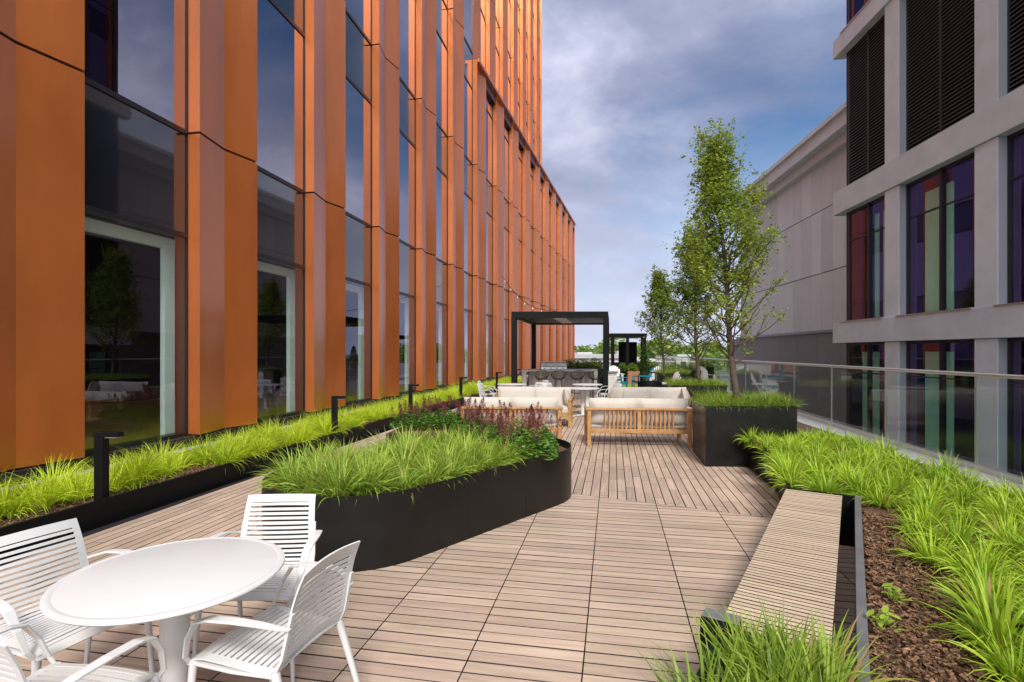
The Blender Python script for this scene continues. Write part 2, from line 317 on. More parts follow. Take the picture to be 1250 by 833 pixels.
M['blue'] = mat('turquoise_plastic_lumber', (0.0, 0.27, 0.42), 0.5, noise_s=6, noise_a=0.06)
M['counter'] = mat('weathered_grey_board', (0.42, 0.40, 0.37), 0.8, noise_s=4, noise_a=0.3, stretch=(6, 6, 0.8), tone=0.3)
M['countertop'] = mat('pale_stone_top', (0.50, 0.49, 0.47), 0.5, noise_s=9, noise_a=0.08)
M['whitebrick'] = mat('whitewashed_brick', (0.60, 0.59, 0.56), 0.85, noise_s=8, noise_a=0.12, bump=0.3)
M['terracotta'] = mat('cedar_planter_board', (0.34, 0.15, 0.075), 0.7, noise_s=5, noise_a=0.15)
M['ground'] = mat('city_ground', (0.16, 0.16, 0.15), 0.9, noise_s=0.05, noise_a=0.35)
M['farwood'] = leafmat('distant_tree_leaves', (0.07, 0.13, 0.02), (0.26, 0.38, 0.06), 0.3)
M['wall_w'] = mat('far_building_walls', (0.62, 0.60, 0.57), 0.8, noise_s=0.3, noise_a=0.12)
M['roof_g'] = mat('far_flat_roof', (0.42, 0.41, 0.40), 0.8, noise_s=0.5, noise_a=0.1)
M['beige'] = mat('beige_wall', (0.50, 0.41, 0.29), 0.8, noise_s=0.5, noise_a=0.1)
M['lamp'] = mat('frosted_lens', (0.7, 0.68, 0.6), 0.3)
M['pergola_pale'] = mat('pergola_pale_louver', (0.48, 0.46, 0.40), 0.5)

# ------------------------------------------------------------------ ground and terrace
SL = 0.19
th = math.atan(SL); e1 = Vector((math.cos(th), -math.sin(th), 0)); e2 = Vector((math.sin(th), math.cos(th), 0))
def uv2w(u, v): return (e1.x*u+e2.x*v, e1.y*u+e2.y*v)
g = MB(); g.face([(-1500, -300, -9), (1500, -300, -9), (1500, 2500, -9), (-1500, 2500, -9)]); tag(g.build('ground', M['ground']), kind='structure')
rail_x = lambda y: 4.24+0.153*y
t = MB(); t.prism([(-7.2, -5), (rail_x(-5)+.25, -5), (rail_x(38)+.25, 38), (3.2, 38)], -0.6, -0.05)
t.prism([(-7.0, -5), (rail_x(-5)-.1, -5), (rail_x(38)-.1, 38), (3.2, 38)], -9, -0.6)
tag(t.build('terrace', M['concrete']), kind='structure')
# deck boards: cut from tiles; a slanted seam parts the crosswise from the lengthwise boards
def uvline_clip(poly, sgn):    # seam: Y = 6.39-.48(X-.74) -> .48X+Y = 6.745
    return clip(poly, .48*sgn, 1.0*sgn, (6.745*sgn)-0.003)
PIT = 0.63; BP = 0.105; GAP = 0.0105; U0 = -0.16
d = MB(); rnd = random.Random(3)
def plank(poly, ulen, tone, off):
    if len(poly) < 3: return
    def uvf(p):
        u = e1.x*p[0]+e1.y*p[1]; v = e2.x*p[0]+e2.y*p[1]
        return (u, v) if ulen else (v, u)
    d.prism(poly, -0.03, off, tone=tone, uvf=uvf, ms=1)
CU = -3.31+0.0
cols = [U0+PIT*k for k in range(-5, 12)]
for ci, u0 in enumerate(cols):
    u1 = u0+PIT
    for k in range(-20, 90):
        v0 = k*BP
        if v0 > 9: continue
        ga = 0.004; base = 0.5
        if k % 6 == 0: ga = GAP
        q = [uv2w(u0+.004, v0+GAP/2), uv2w(u1-.004, v0+GAP/2), uv2w(u1-.004, v0+BP-GAP/2), uv2w(u0+.004, v0+BP-GAP/2)]
        plank(uvline_clip(q, 1), True, min(1, max(0, rnd.gauss(.55, .24))), rnd.uniform(-.0012, .0012))
for ri in range(-52, 100):
    u0 = U0+ri*BP
    left = u0+BP <= cols[0]+.001
    vv = (-4 if left else 2)+rnd.choice((0, .21, .42)); vend = 37
    while vv < vend:
        v1 = vv+PIT
        q = [uv2w(u0+GAP/2, vv+.002), uv2w(u0+BP-GAP/2, vv+.002), uv2w(u0+BP-GAP/2, v1-.002), uv2w(u0+GAP/2, v1-.002)]
        tone = min(1, max(0, rnd.gauss(.42, .26)))
        x = q[0][0]
        if -4.9+.2*q[0][1] < q[1][0] and q[0][0] < rail_x(q[0][1])-0.2 and not (q[0][1] > 23.5 and q[0][0] > 3):
            plank(q if left else uvline_clip(q, -1), False, tone, rnd.uniform(-.0012, .0012))
        vv = v1
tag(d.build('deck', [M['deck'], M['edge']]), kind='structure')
s = MB(); s.face([(-7, -5, -.022), (rail_x(-5), -5, -.022), (rail_x(37), 37, -.022), (3.2, 37, -.022)]); tag(s.build('deck_underlay', M['joint']), kind='structure')
s = MB(); s.prism([(3.0, 23.5), (rail_x(23.5), 23.5), (rail_x(37), 37), (3.1, 37)], -.03, .006); tag(s.build('paving', M['countertop']), kind='structure')
s = MB(); s.prism([(4.3, 23.8), (7.0, 23.8), (8.6, 30.5), (5.6, 30.5)], .006, .035); tag(s.build('lawn', M['turf']), kind='structure')

# ------------------------------------------------------------------ orange building
STEP = 3.06
def stations(y0, slopef, n, x0):
    pts = [(x0, y0)]; x, y = x0, y0
    for k in range(n):
        acc = 0
        while acc < STEP-1e-9:
            ds = min(.02, STEP-acc); sl_ = slopef(y); q = math.hypot(1, sl_); x += ds*sl_/q; y += ds/q; acc += ds
        pts.append((x, y))
    return pts
pod_s = lambda y: .2 if y < 15 else min(.262, .2+.0062*(y-15))
X0, Y0 = -4.69, 8.0
back = 4
tl = Vector((.2, 1, 0)).normalized()
start = Vector((X0, Y0, 0))-tl*STEP*back
pod = stations(start.y, pod_s, 19, start.x)
tow = stations(start.y, lambda y: .2, 17, start.x)
ROOF = 14.2; TOP = 33.8
bld = thing('office_building', 'tall office building with folded orange metal piers and blue glass left of the terrace', 'building')
joints = [5.0+4.8*i for i in range(8)]
prof = [(0, -.42), (0, -.23), (0, 0), (.66, -.125), (1.30, 0.0), (1.30, -.42)]
def pier(P, Q, z0, z1, parent, stuff=None):
    P = Vector((P[0], P[1], 0)); T = (Vector((Q[0], Q[1], 0))-P).normalized(); N = Vector((T.y, -T.x, 0))
    b = MB() if stuff is None else stuff
    cuts = [z0]+[j for j in joints if z0+.3 < j < z1-.3]+[z1]
    pp = [P+T*a+N*c for a, c in prof]
    for a, c in zip(cuts[:-1], cuts[1:]):
        lo = a+(.018 if a != z0 else 0); hi = c-(.018 if c != z1 else 0)
        ptn = random.random()
        for k in range(len(pp)-1):
            p, q = pp[k], pp[k+1]
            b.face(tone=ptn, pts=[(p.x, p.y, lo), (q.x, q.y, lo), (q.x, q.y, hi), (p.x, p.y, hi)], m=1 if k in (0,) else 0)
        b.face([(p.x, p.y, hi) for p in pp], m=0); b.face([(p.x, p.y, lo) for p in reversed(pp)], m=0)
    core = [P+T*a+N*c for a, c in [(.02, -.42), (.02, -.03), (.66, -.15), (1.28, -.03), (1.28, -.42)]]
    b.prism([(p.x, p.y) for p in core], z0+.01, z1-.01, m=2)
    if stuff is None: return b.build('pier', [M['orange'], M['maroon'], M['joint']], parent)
def window(P, Q, z0, z1, parent):
    P = Vector((P[0], P[1], 0)); Q = Vector((Q[0], Q[1], 0)); T = (Q-P).normalized(); N = Vector((T.y, -T.x, 0)); L = (Q-P).length
    a0, a1 = 1.30, L
    def W(a, n, z): p = P+T*a+N*n; return (p.x, p.y, z)
    Mx = Matrix(((T.x, N.x, 0, P.x), (T.y, N.y, 0, P.y), (0, 0, 1, 0), (0, 0, 0, 1)))
    fr = MB()
    fr.box(a0, a0+.05, -.34, -.145, z0, z1, Mx); fr.box(a1-.022, a1+.0, -.36, -.20, z0, z1, Mx)
    zs = sorted({z0+.04, z1-.04} | {q for j in joints for q in (j, j-1.55) if z0+.2 < q < z1-.2})
    for z in zs:
        i0 = len(fr.v); fr.box(a0+.05, a1-.022, -.30, -.145, z-.035, z+.035, Mx)
        for q in range(i0, i0+8):
            p_ = Vector(fr.v[q]); loc_ = (p_-P).dot(T); fr.v[q] = tuple(p_-N*(.05*(loc_-a0)/(a1-a0)))
    f = fr.build('window', M['frame_dark'], parent)
    gl = MB(); 
    for lo, hi in zip(zs[:-1], zs[1:]):
        sp = any(abs(hi-j) < .06 for j in joints)
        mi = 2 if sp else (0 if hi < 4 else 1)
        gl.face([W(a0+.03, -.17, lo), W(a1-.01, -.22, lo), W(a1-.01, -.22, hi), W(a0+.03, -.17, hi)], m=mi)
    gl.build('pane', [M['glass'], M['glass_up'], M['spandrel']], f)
    return f
npod = len(pod)-1
for k in range(npod):
    P, Q = pod[k], pod[k+1]; full = P[1] < 21.0
    pier(P, Q, .46, TOP if full else ROOF, bld)
    z1 = TOP if full else ROOF
    if k < npod-1 or True: window(P, Q, .42, z1 if full else ROOF-.35, bld)
for k in range(len(tow)-1):
    if tow[k][1] > 21.0 and tow[k+1][1] < 46.5:
        pier(tow[k], tow[k+1], ROOF-.6, TOP, bld); window(tow[k], tow[k+1], ROOF-.6, TOP, bld)
# coping of the lower wing, with soffit
kk = [k for k in range(len(pod)) if pod[k][1] >= 21.0]
cop = MB()
for k in kk[:-1]:
    P, Q = Vector((*pod[k], 0)), Vector((*pod[k+1], 0)); T = (Q-P).normalized(); N = Vector((T.y, -T.x, 0))
    A = [P+N*.10, Q+N*.10, Q-N*1.6, P-N*1.6]
    cop.prism([(p.x, p.y) for p in A], ROOF, ROOF+.13)
    B = [P+T*1.3-N*.06, Q-N*.06, Q-N*.5, P+T*1.3-N*.5]; cop.prism([(p.x, p.y) for p in B], ROOF-.42, ROOF-.002, m=1)
cop.build('roof_coping', [M['orange'], M['maroon']], bld)
# interiors: floors, back wall, pale inner jambs
it = MB()
def inner(line, a, b):
    out = []
    for k in range(len(line)):
        j = min(k, len(line)-2); P = Vector((*line[j], 0)); Q = Vector((*line[j+1], 0)); T = (Q-P).normalized(); N = Vector((T.y, -T.x, 0)); X = Vector((*line[k], 0))
        out.append((X-N*a, X-N*b))
    return out
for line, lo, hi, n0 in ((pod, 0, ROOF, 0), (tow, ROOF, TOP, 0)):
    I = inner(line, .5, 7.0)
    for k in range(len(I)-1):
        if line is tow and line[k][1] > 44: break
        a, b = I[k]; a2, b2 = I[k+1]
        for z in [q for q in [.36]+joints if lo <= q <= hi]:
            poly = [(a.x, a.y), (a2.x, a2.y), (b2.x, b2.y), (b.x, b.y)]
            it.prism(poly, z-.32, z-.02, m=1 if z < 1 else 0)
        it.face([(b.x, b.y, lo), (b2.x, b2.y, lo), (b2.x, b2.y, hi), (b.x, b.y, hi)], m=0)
for k in range(len(tow)-1):                       # upper storeys of the near wing
    if tow[k][1] < 21.5:
        a, b = inner(tow, .5, 7.0)[k]; a2, b2 = inner(tow, .5, 7.0)[k+1]
        it.face([(b.x, b.y, ROOF), (b2.x, b2.y, ROOF), (b2.x, b2.y, TOP), (b.x, b.y, TOP)], m=0)
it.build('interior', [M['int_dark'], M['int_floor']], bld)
for k in range(npod):
    P, Q = Vector((*pod[k], 0)), Vector((*pod[k+1], 0)); T = (Q-P).normalized(); N = Vector((T.y, -T.x, 0)); 
    Mx = Matrix(((T.x, N.x, 0, P.x), (T.y, N.y, 0, P.y), (0, 0, 1, 0), (0, 0, 0, 1)))
    j = MB(); j.box(2.86, 3.04, -.50, -.42, .35, 3.4, Mx); j.box(1.2, 2.86, -.50, -.42, 3.24, 3.4, Mx); j.build('inner_jamb', M['pale'], bld)
# end wall and roofs
ew = MB(); a, b = inner(pod, 0.05, 14)[-1]; ew.face([(a.x, a.y, 0), (b.x, b.y, 0), (b.x, b.y, ROOF), (a.x, a.y, ROOF)])
te = [k for k in range(len(tow)) if tow[k][1] < 46.5][-1]
ew.build('end_wall', M['orange'], bld); ew = MB()
a, b = inner(tow, 0.05, 14)[te]; ew.face([(a.x, a.y, ROOF), (b.x, b.y, ROOF), (b.x, b.y, TOP), (a.x, a.y, TOP)])
ew.build('end_wall', M['orange'], bld); ew = MB()
I = inner(pod, .3, 14)
KR = [k for k in range(len(pod)) if pod[k][1] > 21][0]-1
for k in range(KR+1, len(I)-1): a, b = I[k]; a2, b2 = I[k+1]; ew.face([(a.x, a.y, ROOF-.1 if pod[k][1] > 21 else TOP), (a2.x, a2.y, ROOF-.1 if pod[k][1] > 21 else TOP), (b2.x, b2.y, ROOF-.1 if pod[k][1] > 21 else TOP), (b.x, b.y, ROOF-.1 if pod[k][1] > 21 else TOP)])
ew.build('flat_roof', M['concrete'], bld)
cb = MB()
for k in range(len(pod)-1):
    P, Q = Vector((*pod[k], 0)), Vector((*pod[k+1], 0)); T = (Q-P).normalized(); N = Vector((T.y, -T.x, 0))
    A = [P+N*.16, Q+N*.16, Q-N*.5, P-N*.5]; cb.prism([(p.x, p.y) for p in A], -.02, .30)
    A = [P-N*.04, Q-N*.04, Q-N*.5, P-N*.5]; cb.prism([(p.x, p.y) for p in A], .30, .44, m=1)
cb.build('base_kerb', [M['concrete'], M['joint']], bld)

# ------------------------------------------------------------------ grey building on the right
def framed(ox, oy, slope, out_left=True):
    T = Vector((slope, 1, 0)).normalized(); N = Vector((-T.y, T.x, 0)) if out_left else Vector((T.y, -T.x, 0))
    return Matrix(((T.x, N.x, 0, ox), (T.y, N.y, 0, oy), (0, 0, 1, 0), (0, 0, 0, 1)))
gb = thing('grey_building', 'grey metal panel building with deep windows and black louvres on the right', 'building')
F = framed(9.63, 0, .085)
kf = 1.0036
Yc = [15.02-3.37*k for k in range(7)]           # near edge of each column
bands = [(-9.0, -8.2), (-3.1, -2.4), (2.01, 2.70), (6.42, 7.19), (11.85, 12.45), (17.2, 17.9)]
for z0, z1 in bands:
    b = MB(); yy = 18.5
    while yy > -6.0:
        b.box((yy-3.37)*kf+.004, yy*kf-.004, -.35, .06, z0, z1, F, tone=random.random()); yy -= 3.37
    b.build('spandrel_band', M['grey'], gb, bevel=.006)
for k, y in enumerate(Yc):
    for (a, c) in zip(bands[:-1], bands[1:]):
        b = MB(); b.box(y*kf, (y+.64)*kf, -.02, .0, a[1]+.012, c[0]-.012, F, tone=random.random())
        b.box(y*kf+.002, (y+.64)*kf-.002, -.33, -.022, a[1]+.01, c[0]-.01, F, m=1); b.build('column', [M['grey'], M['grey_reveal']], gb)
openings = [(15.66, 18.0)]+[(Yc[k]-3.37+.64, Yc[k]) for k in range(len(Yc))]
rr = random.Random(5)
for (a, c) in openings:
    a, c = a*kf, c*kf; mid = (a+c)/2
    for fi, (b0, b1) in enumerate(zip(bands[:-1], bands[1:])):
        z0, z1 = b0[1], b1[0]
        if fi == 0: continue
        fr = MB()
        fr.box(a, a+.06, -.30, -.20, z0, z1, F); fr.box(c-.06, c, -.30, -.20, z0, z1, F); fr.box(mid-.04, mid+.04, -.30, -.18, z0, z1, F)
        fr.box(a, c, -.30, -.20, z0, z0+.06, F); fr.box(a, c, -.30, -.20, z1-.08, z1, F)
        if fi == 3:
            n = int((z1-z0)/.10)
            lv = MB()
            for q in range(n):
                z = z0+.05+q*.10
                for (p, r) in ((a+.06, mid-.04), (mid+.04, c-.06)):
                    lv.face([F @ Vector(v) for v in ((p, -.20, z), (r, -.20, z), (r, -.27, z+.075), (p, -.27, z+.075))], m=0)
                    lv.face([F @ Vector(v) for v in ((p, -.20, z), (r, -.20, z), (r, -.20, z+.014), (p, -.20, z+.014))], m=1)
            w_ = fr.build('louvre_bay', M['frame_dark'], gb); lv.build('louvre_blades', [M['louver'], M['rim']], w_)
            bk = MB(); bk.box(a, c, -.36, -.33, z0, z1, F); bk.build('backing', M['joint'], w_)
        else:
            fr.box(a+.06, c-.06, -.27, -.21, z1-1.0, z1-.96, F)
            w_ = fr.build('window', M['frame_dark'], gb)
            gl = MB(); gl.face([F @ Vector(v) for v in ((a, -.24, z0), (c, -.24, z0), (c, -.24, z1), (a, -.24, z1))]); gl.build('pane', M['glass_r'], w_)
            cu = MB(); wd = (c-a)
            for (p, r) in (((mid+.02*wd, mid+.14*wd), (a+.06, mid-.06*wd)) if fi % 2 == 0 and c > 17.5 else ((mid+.02*wd, mid+.42*wd), (a+.06, a+.20*wd))):
                st = p; i = 0
                while st < r:
                    cu.face([F @ Vector(v) for v in ((st, -.55-.05*(i % 2), z0+.03), (min(r, st+.06), -.55-.05*((i+1) % 2), z0+.03), (min(r, st+.06), -.55-.05*((i+1) % 2), z1-.3), (st, -.55-.05*(i % 2), z1-.3))]); st += .06; i += 1
            cu.build('curtain', M['curtain'], w_)
            si = MB(); si.box(a, c, -.20, .09, z0-.0, z0+.03, F); si.build('sill', M['rail'], w_)
core = MB()
core.box(-7, 18.2, -5.1, -5.0, -9, 18, F); core.box(18.0*kf, 18.0*kf+.12, -12, -.20, -9, 17.9, F); core.box(-7, 18.2, -12, -.3, 17.9, 18.3, F)
for z in (-8.7, -2.8, 2.3, 6.7, 12.1): core.box(-7, 18.0, -5.0, -.36, z-.2, z+.15, F)
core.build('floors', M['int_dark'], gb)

# ------------------------------------------------------------------ large hall behind
ar = thing('metal_clad_hall', 'large pale metal clad hall with stepped roof fascia beyond the grey building', 'building')
G = framed(13.0, 0, .085)
def rooz(y): return 12.9-0.00042*(y-30)**2*8*0.5
b = MB(); y = 20.0
rr = random.Random(8)
lv = [2.75, 5.6, 8.7, 11.3]
while y < 37.5:
    y2 = y+1.05
    for z0, z1 in ((2.75, 5.55), (5.60, 8.65), (8.70, 11.0)):
        b.box(y+.008, y2-.008, -.05, 0, z0, z1, G, tone=rr.random())
    y = y2
b.build('wall_panels', M['arena'], ar)
b = MB(); b.box(19.5, 37.6, -20, -.06, -9, 12.0, G); b.build('wall_core', M['arena_dark'], ar)
b = MB(); y = 19.5
while y < 37.5:
    b.box(y+.01, y+2.19, -.05, .30, -9, 2.62, G, tone=rr.random()); y += 2.2
b.build('plinth', M['arena_dark'], ar)
b = MB(); b.box(19.5, 37.6, -.06, .42, 2.62, 2.74, G); b.build('plinth_cap', M['rim'], ar)
b = MB()
b.box(19.5, 37.9, -1, .35, 10.95, 11.4, G, tone=.2); b.box(19.5, 38.1, -1, .75, 11.4, 12.0, G, tone=.6); b.box(19.5, 38.2, -20, .9, 12.0, 12.2, G, tone=.9)
b.build('roof_fascia', M['arena'], ar)

# ------------------------------------------------------------------ left bed
def edge_x(y): 
    return -5.12+.205*y if y < 15 else -2.045+.24*(y-15)
bed = thing('garden_bed', 'long narrow garden bed with low black edging along the foot of the orange building', 'planter')
b = MB()
ys = [-4+1.2*i for i in range(36)]
for y0, y1 in zip(ys[:-1], ys[1:]):
    b.prism([(edge_x(y0), y0), (edge_x(y1), y1), (edge_x(y1)-.035, y1), (edge_x(y0)-.035, y0)], -.02, .245)
b.build('edging', M['black'], bed)
rnd = random.Random(4)
b = MB()
def mulch_sheet(b, pts_fn, nu, nv, z, amp=.02):
    P = [[None]*(nv+1) for _ in range(nu+1)]
    for i in range(nu+1):
        for j in range(nv+1):
            x, y = pts_fn(i/nu, j/nv); P[i][j] = (x, y, z+amp*noise.noise(Vector((x*3, y*3, 1)))+amp*.6*noise.noise(Vector((x*11, y*11, 4))))
    for i in range(nu):
        for j in range(nv): b.face([P[i][j], P[i+1][j], P[i+1][j+1], P[i][j+1]], tone=.4)
def chips(b, n, pf, z, seed, s=.03):
    r = random.Random(seed)
    for _ in range(n):
        x, y = pf(r); a = r.uniform(0, 6.28); L = s*r.uniform(.4, 1.3); W_ = L*r.uniform(.2, .5)
        Mx = Matrix.Translation((x, y, z+r.uniform(-.004, .022)+.02*noise.noise(Vector((x*3, y*3, 1))))) @ Matrix.Rotation(a, 4, 'Z') @ Matrix.Rotation(r.uniform(-.5, .5), 4, 'X') @ Matrix.Rotation(r.uniform(-.4, .4), 4, 'Y')
        b.box(-L/2, L/2, -W_/2, W_/2, -.002, .003, Mx, tone=r.choice((.1, .3, .5, .8, 1.0, 1.0)))
def bedw(y): 
    # facade x at y
    for k in range(len(pod)-1):
        if pod[k][1] <= y <= pod[k+1][1]:
            f = (y-pod[k][1])/(pod[k+1][1]-pod[k][1]); return pod[k][0]+f*(pod[k+1][0]-pod[k][0])
    return pod[0][0]
def lp(u, v):
    y = -3.5+v*41; x0 = edge_x(y)-.035; x1 = bedw(max(y, -4))+.1
    return (x0+(x1-x0)*u, y)
mulch_sheet(b, lp, 12, 220, .19)
chips(b, 5200, lambda r: (lambda y: (edge_x(y)-.06-abs(r.gauss(0, .45)) if r.random() < .9 else edge_x(y)-r.uniform(.1, 1.2), y))(r.uniform(2.6, 15)), .20, 2, .035)
b.build('mulch', M['mulch'], bed)

# ------------------------------------------------------------------ grasses
def clump(name, mt, n, h, spread, wd, seed, droop=.55, lean=(0, 0), r0=.05, segs=5):
    r = random.Random(seed); b = MB()
    for _ in range(n):
        a = r.uniform(0, 2*math.pi); rad = r0*math.sqrt(r.random()); L = h*r.uniform(.65, 1.15)
        out = r.betavariate(1.6, 1.5)                  # 0 upright, 1 flat
        az = a+r.gauss(0, .5); dr = Vector((math.cos(az)+lean[0], math.sin(az)+lean[1], 0)); 
        if dr.length < 1e-3: dr = Vector((1, 0, 0))
        dr = dr.normalized(); sd_ = Vector((-dr.y, dr.x, 0)); tw = r.gauss(0, .5)
        sdv = (sd_*math.cos(tw)+Vector((0, 0, 1))*math.sin(tw)).normalized()
        p = Vector((math.cos(a)*rad, math.sin(a)*rad, 0)); ang = R(88)-out*R(40)*spread
        step = L/segs; pts = [p.copy()]
        bend = droop*(.35+1.1*out)*r.uniform(.6, 1.3)
        for q in range(segs):
            p = p+dr*math.cos(ang)*step+Vector((0, 0, math.sin(ang)*step)); pts.append(p.copy()); ang -= bend*(.5+1.0*q/segs)*(5/segs)*.62
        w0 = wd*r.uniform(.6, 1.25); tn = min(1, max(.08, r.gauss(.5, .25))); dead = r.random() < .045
        prev = None
        for q in range(segs+1):
            tt = q/segs; ww = w0*(.55+.9*tt if tt < .4 else (1-tt)*1.5+.02)/1.0*.5
            pt = pts[q]; 
            if pt.z < -.06: pt.z = -.06
            cur = (pt-sdv*ww, pt+sdv*ww)
            if prev:
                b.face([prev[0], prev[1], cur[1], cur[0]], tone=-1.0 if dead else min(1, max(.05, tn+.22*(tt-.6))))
            prev = cur
    return b.build(name, mt, smooth=True)
def protos(name, mt, cnt, **k):
    out = []
    for i in range(cnt):
        o = clump(name, mt, seed=100+i*7+len(name), **k); out.append(o)
    return out
def place(protos_, spots, label, cat, group, sc=(.85, 1.15)):
    r = random.Random(len(spots)*7+len(group)); used = set()
    for i, (x, y, z) in enumerate(spots):
        k = i % len(protos_)
        if k in used: o = protos_[k].copy(); C.objects.link(o)
        else: o = protos_[k]; used.add(k)
        s_ = r.uniform(*sc); o.location = (x, y, z); o.rotation_euler = (r.gauss(0, .06), r.gauss(0, .06), r.uniform(0, 6.28)); o.scale = (s_, s_, s_*r.uniform(.88, 1.12))
        tag(o, label(x, y) if callable(label) else label, cat, group)
def scatter(pf, ok, mind, n, seed, tries=4000):
    r = random.Random(seed); out = []
    for _ in range(tries):
        x, y = pf(r)
        if ok(x, y) and all((x-a)**2+(y-c)**2 > mind(x, y)**2 for a, c in out):
            out.append((x, y))
            if len(out) >= n: break
    return out

# left bed: golden grass
def lok(x, y): return edge_x(y)-.12 > x > bedw(y)+.22
def lpf(r):
    y = 2.8+(r.random()**1.15)*24; x0, x1 = edge_x(y), bedw(y)
    return (x0+(x1-x0)*r.uniform(.15 if y > 7 else .32, .93), y)
sp = scatter(lpf, lok, lambda x, y: .20+.007*y, 170, 5, 14000)
PL = protos('grass_clump', M['grass_left'], 5, n=230, h=.38, spread=1.45, wd=.009, droop=.62, r0=.09, lean=(.55, -.35))
def llab(x, y):
    return ('lime green arching grass clump beside the nearest bollard in the narrow bed' if y < 7 else
            'lime green arching grass clump under the second and third orange piers' if y < 12 else 'lime green grass clump in the far stretch of the narrow bed')
place(PL, [(x, y, .19) for x, y in sp], llab, 'grass', 'lime grass clumps in the bed along the orange building', (.85, 1.15))

# bollard lights
def bollard():
    b = thing('bollard_light', '', 'bollard')
    m = MB(); m.box(-.045, .045, -.045, .045, 0, .66); m.build('post', M['black'], b, bevel=.004)
    m = MB(); m.box(-.045, .20, -.0452, .0452, .66, .71); m.build('arm', M['black'], b, bevel=.004)
    m = MB(); m.box(.06, .18, -.03, .03, .652, .6595); m.build('lens', M['lamp'], b)
    return b
bo = bollard()
for i, (y, lb) in enumerate([(5.35, 'black L-shaped bollard light nearest the camera beside the white chairs'), (9.7, 'black L-shaped bollard light behind the left end of the oval planter'),
                             (13.2, 'black L-shaped bollard light just before the far clump of red plumes'), (17.1, 'black L-shaped bollard light whose head shows above the far red plumes'),
                             (21.4, 'small black bollard light left of the pergola front post'), (24.8, 'farthest black bollard light beside the outdoor kitchen')]):
    x = edge_x(y)-.10
    o = bo if i == 0 else dup(bo)
    o.location = (x, y, .19); o.rotation_euler = (0, 0, -th+R(8)); tag(o, lb, 'bollard', 'bollard lights along the narrow bed')

# ------------------------------------------------------------------ oval planter
CA = Vector((-1.41, 4.90)); LT = Vector((.648, .762)); RR = .81; LL = 2.03
def stadium(R_, c=CA, L=LL, n=28):
    an = math.atan2(LT.y, LT.x); out = []
    for i in range(n+1):
        a = an+math.pi/2+math.pi*i/n; out.append((c.x+R_*math.cos(a), c.y+R_*math.sin(a)))
    c2 = c+LT*L
    for i in range(n+1):
        a = an-math.pi/2+math.pi*i/n; out.append((c2.x+R_*math.cos(a), c2.y+R_*math.sin(a)))
    return out
def ring_wall(outer, inner_, z0, z1):
    b = MB(); n = len(outer); i = 0
    for lst, z in ((outer, z0), (outer, z1), (inner_, z1), (inner_, z0)): b.v += [(p[0], p[1], z) for p in lst]
    for r_ in range(3):
        for k in range(n):
            j = (k+1) % n; b.f.append((r_*n+k, r_*n+j, (r_+1)*n+j, (r_+1)*n+k)); b.m.append(0); b.t.append(.5); b.uv.append(None)
    return b
ov = thing('oval_planter', 'long oval black steel planter full of arching green grass and red plumes', 'planter')
w_ = ring_wall(stadium(RR), stadium(RR-.012), 0.0, .586).build('planter_wall', M['steel_black'], ov, smooth='auto')
b = MB()
for (p, q) in ((0.62, 0), (1.45, 0)):
    base = CA+LT*(p)+Vector((LT.y, -LT.x))*(RR+.001)
    b.bar((base.x, base.y, .0), (base.x, base.y, .584), .006, .002, up=(LT.y, -LT.x, 0))
b.build('seam', M['joint'], ov)
b = MB(); st = stadium(RR-.02); b.face([(x, y, .50) for x, y in st]); chips(b, 1500, lambda r: (lambda a, q, l: (CA.x+LT.x*l-LT.y*q, CA.y+LT.y*l+LT.x*q))(0, r.uniform(-.74, .74), r.uniform(-.3, LL+.3)), .505, 6)
b.build('mulch', M['mulch'], ov)
def instad(x, y, m=.10):
    p = Vector((x, y))-CA; l = max(0, min(LL, p.dot(LT))); return (p-LT*l).length < RR-m
def spf(r): return (r.uniform(-2.4, .9), r.uniform(4, 7.6))
def along(x, y): return (Vector((x, y))-CA).dot(LT)
def across(x, y): return (Vector((x, y))-CA).dot(Vector((LT.y, -LT.x)))   # + toward the camera side
sp = scatter(spf, lambda x, y: instad(x, y, .21) and along(x, y)+.25*across(x, y) < 1.75, lambda x, y: .19, 66, 9, 14000)
PO = protos('grass_clump', M['grass_oval'], 5, n=190, h=.37, spread=1.35, wd=.014, droop=.56, r0=.06)
place(PO, [(x, y, .49) for x, y in sp], 'arching green grass clump in the oval black planter', 'grass', 'grass clumps in the oval planter', (.8, 1.1))

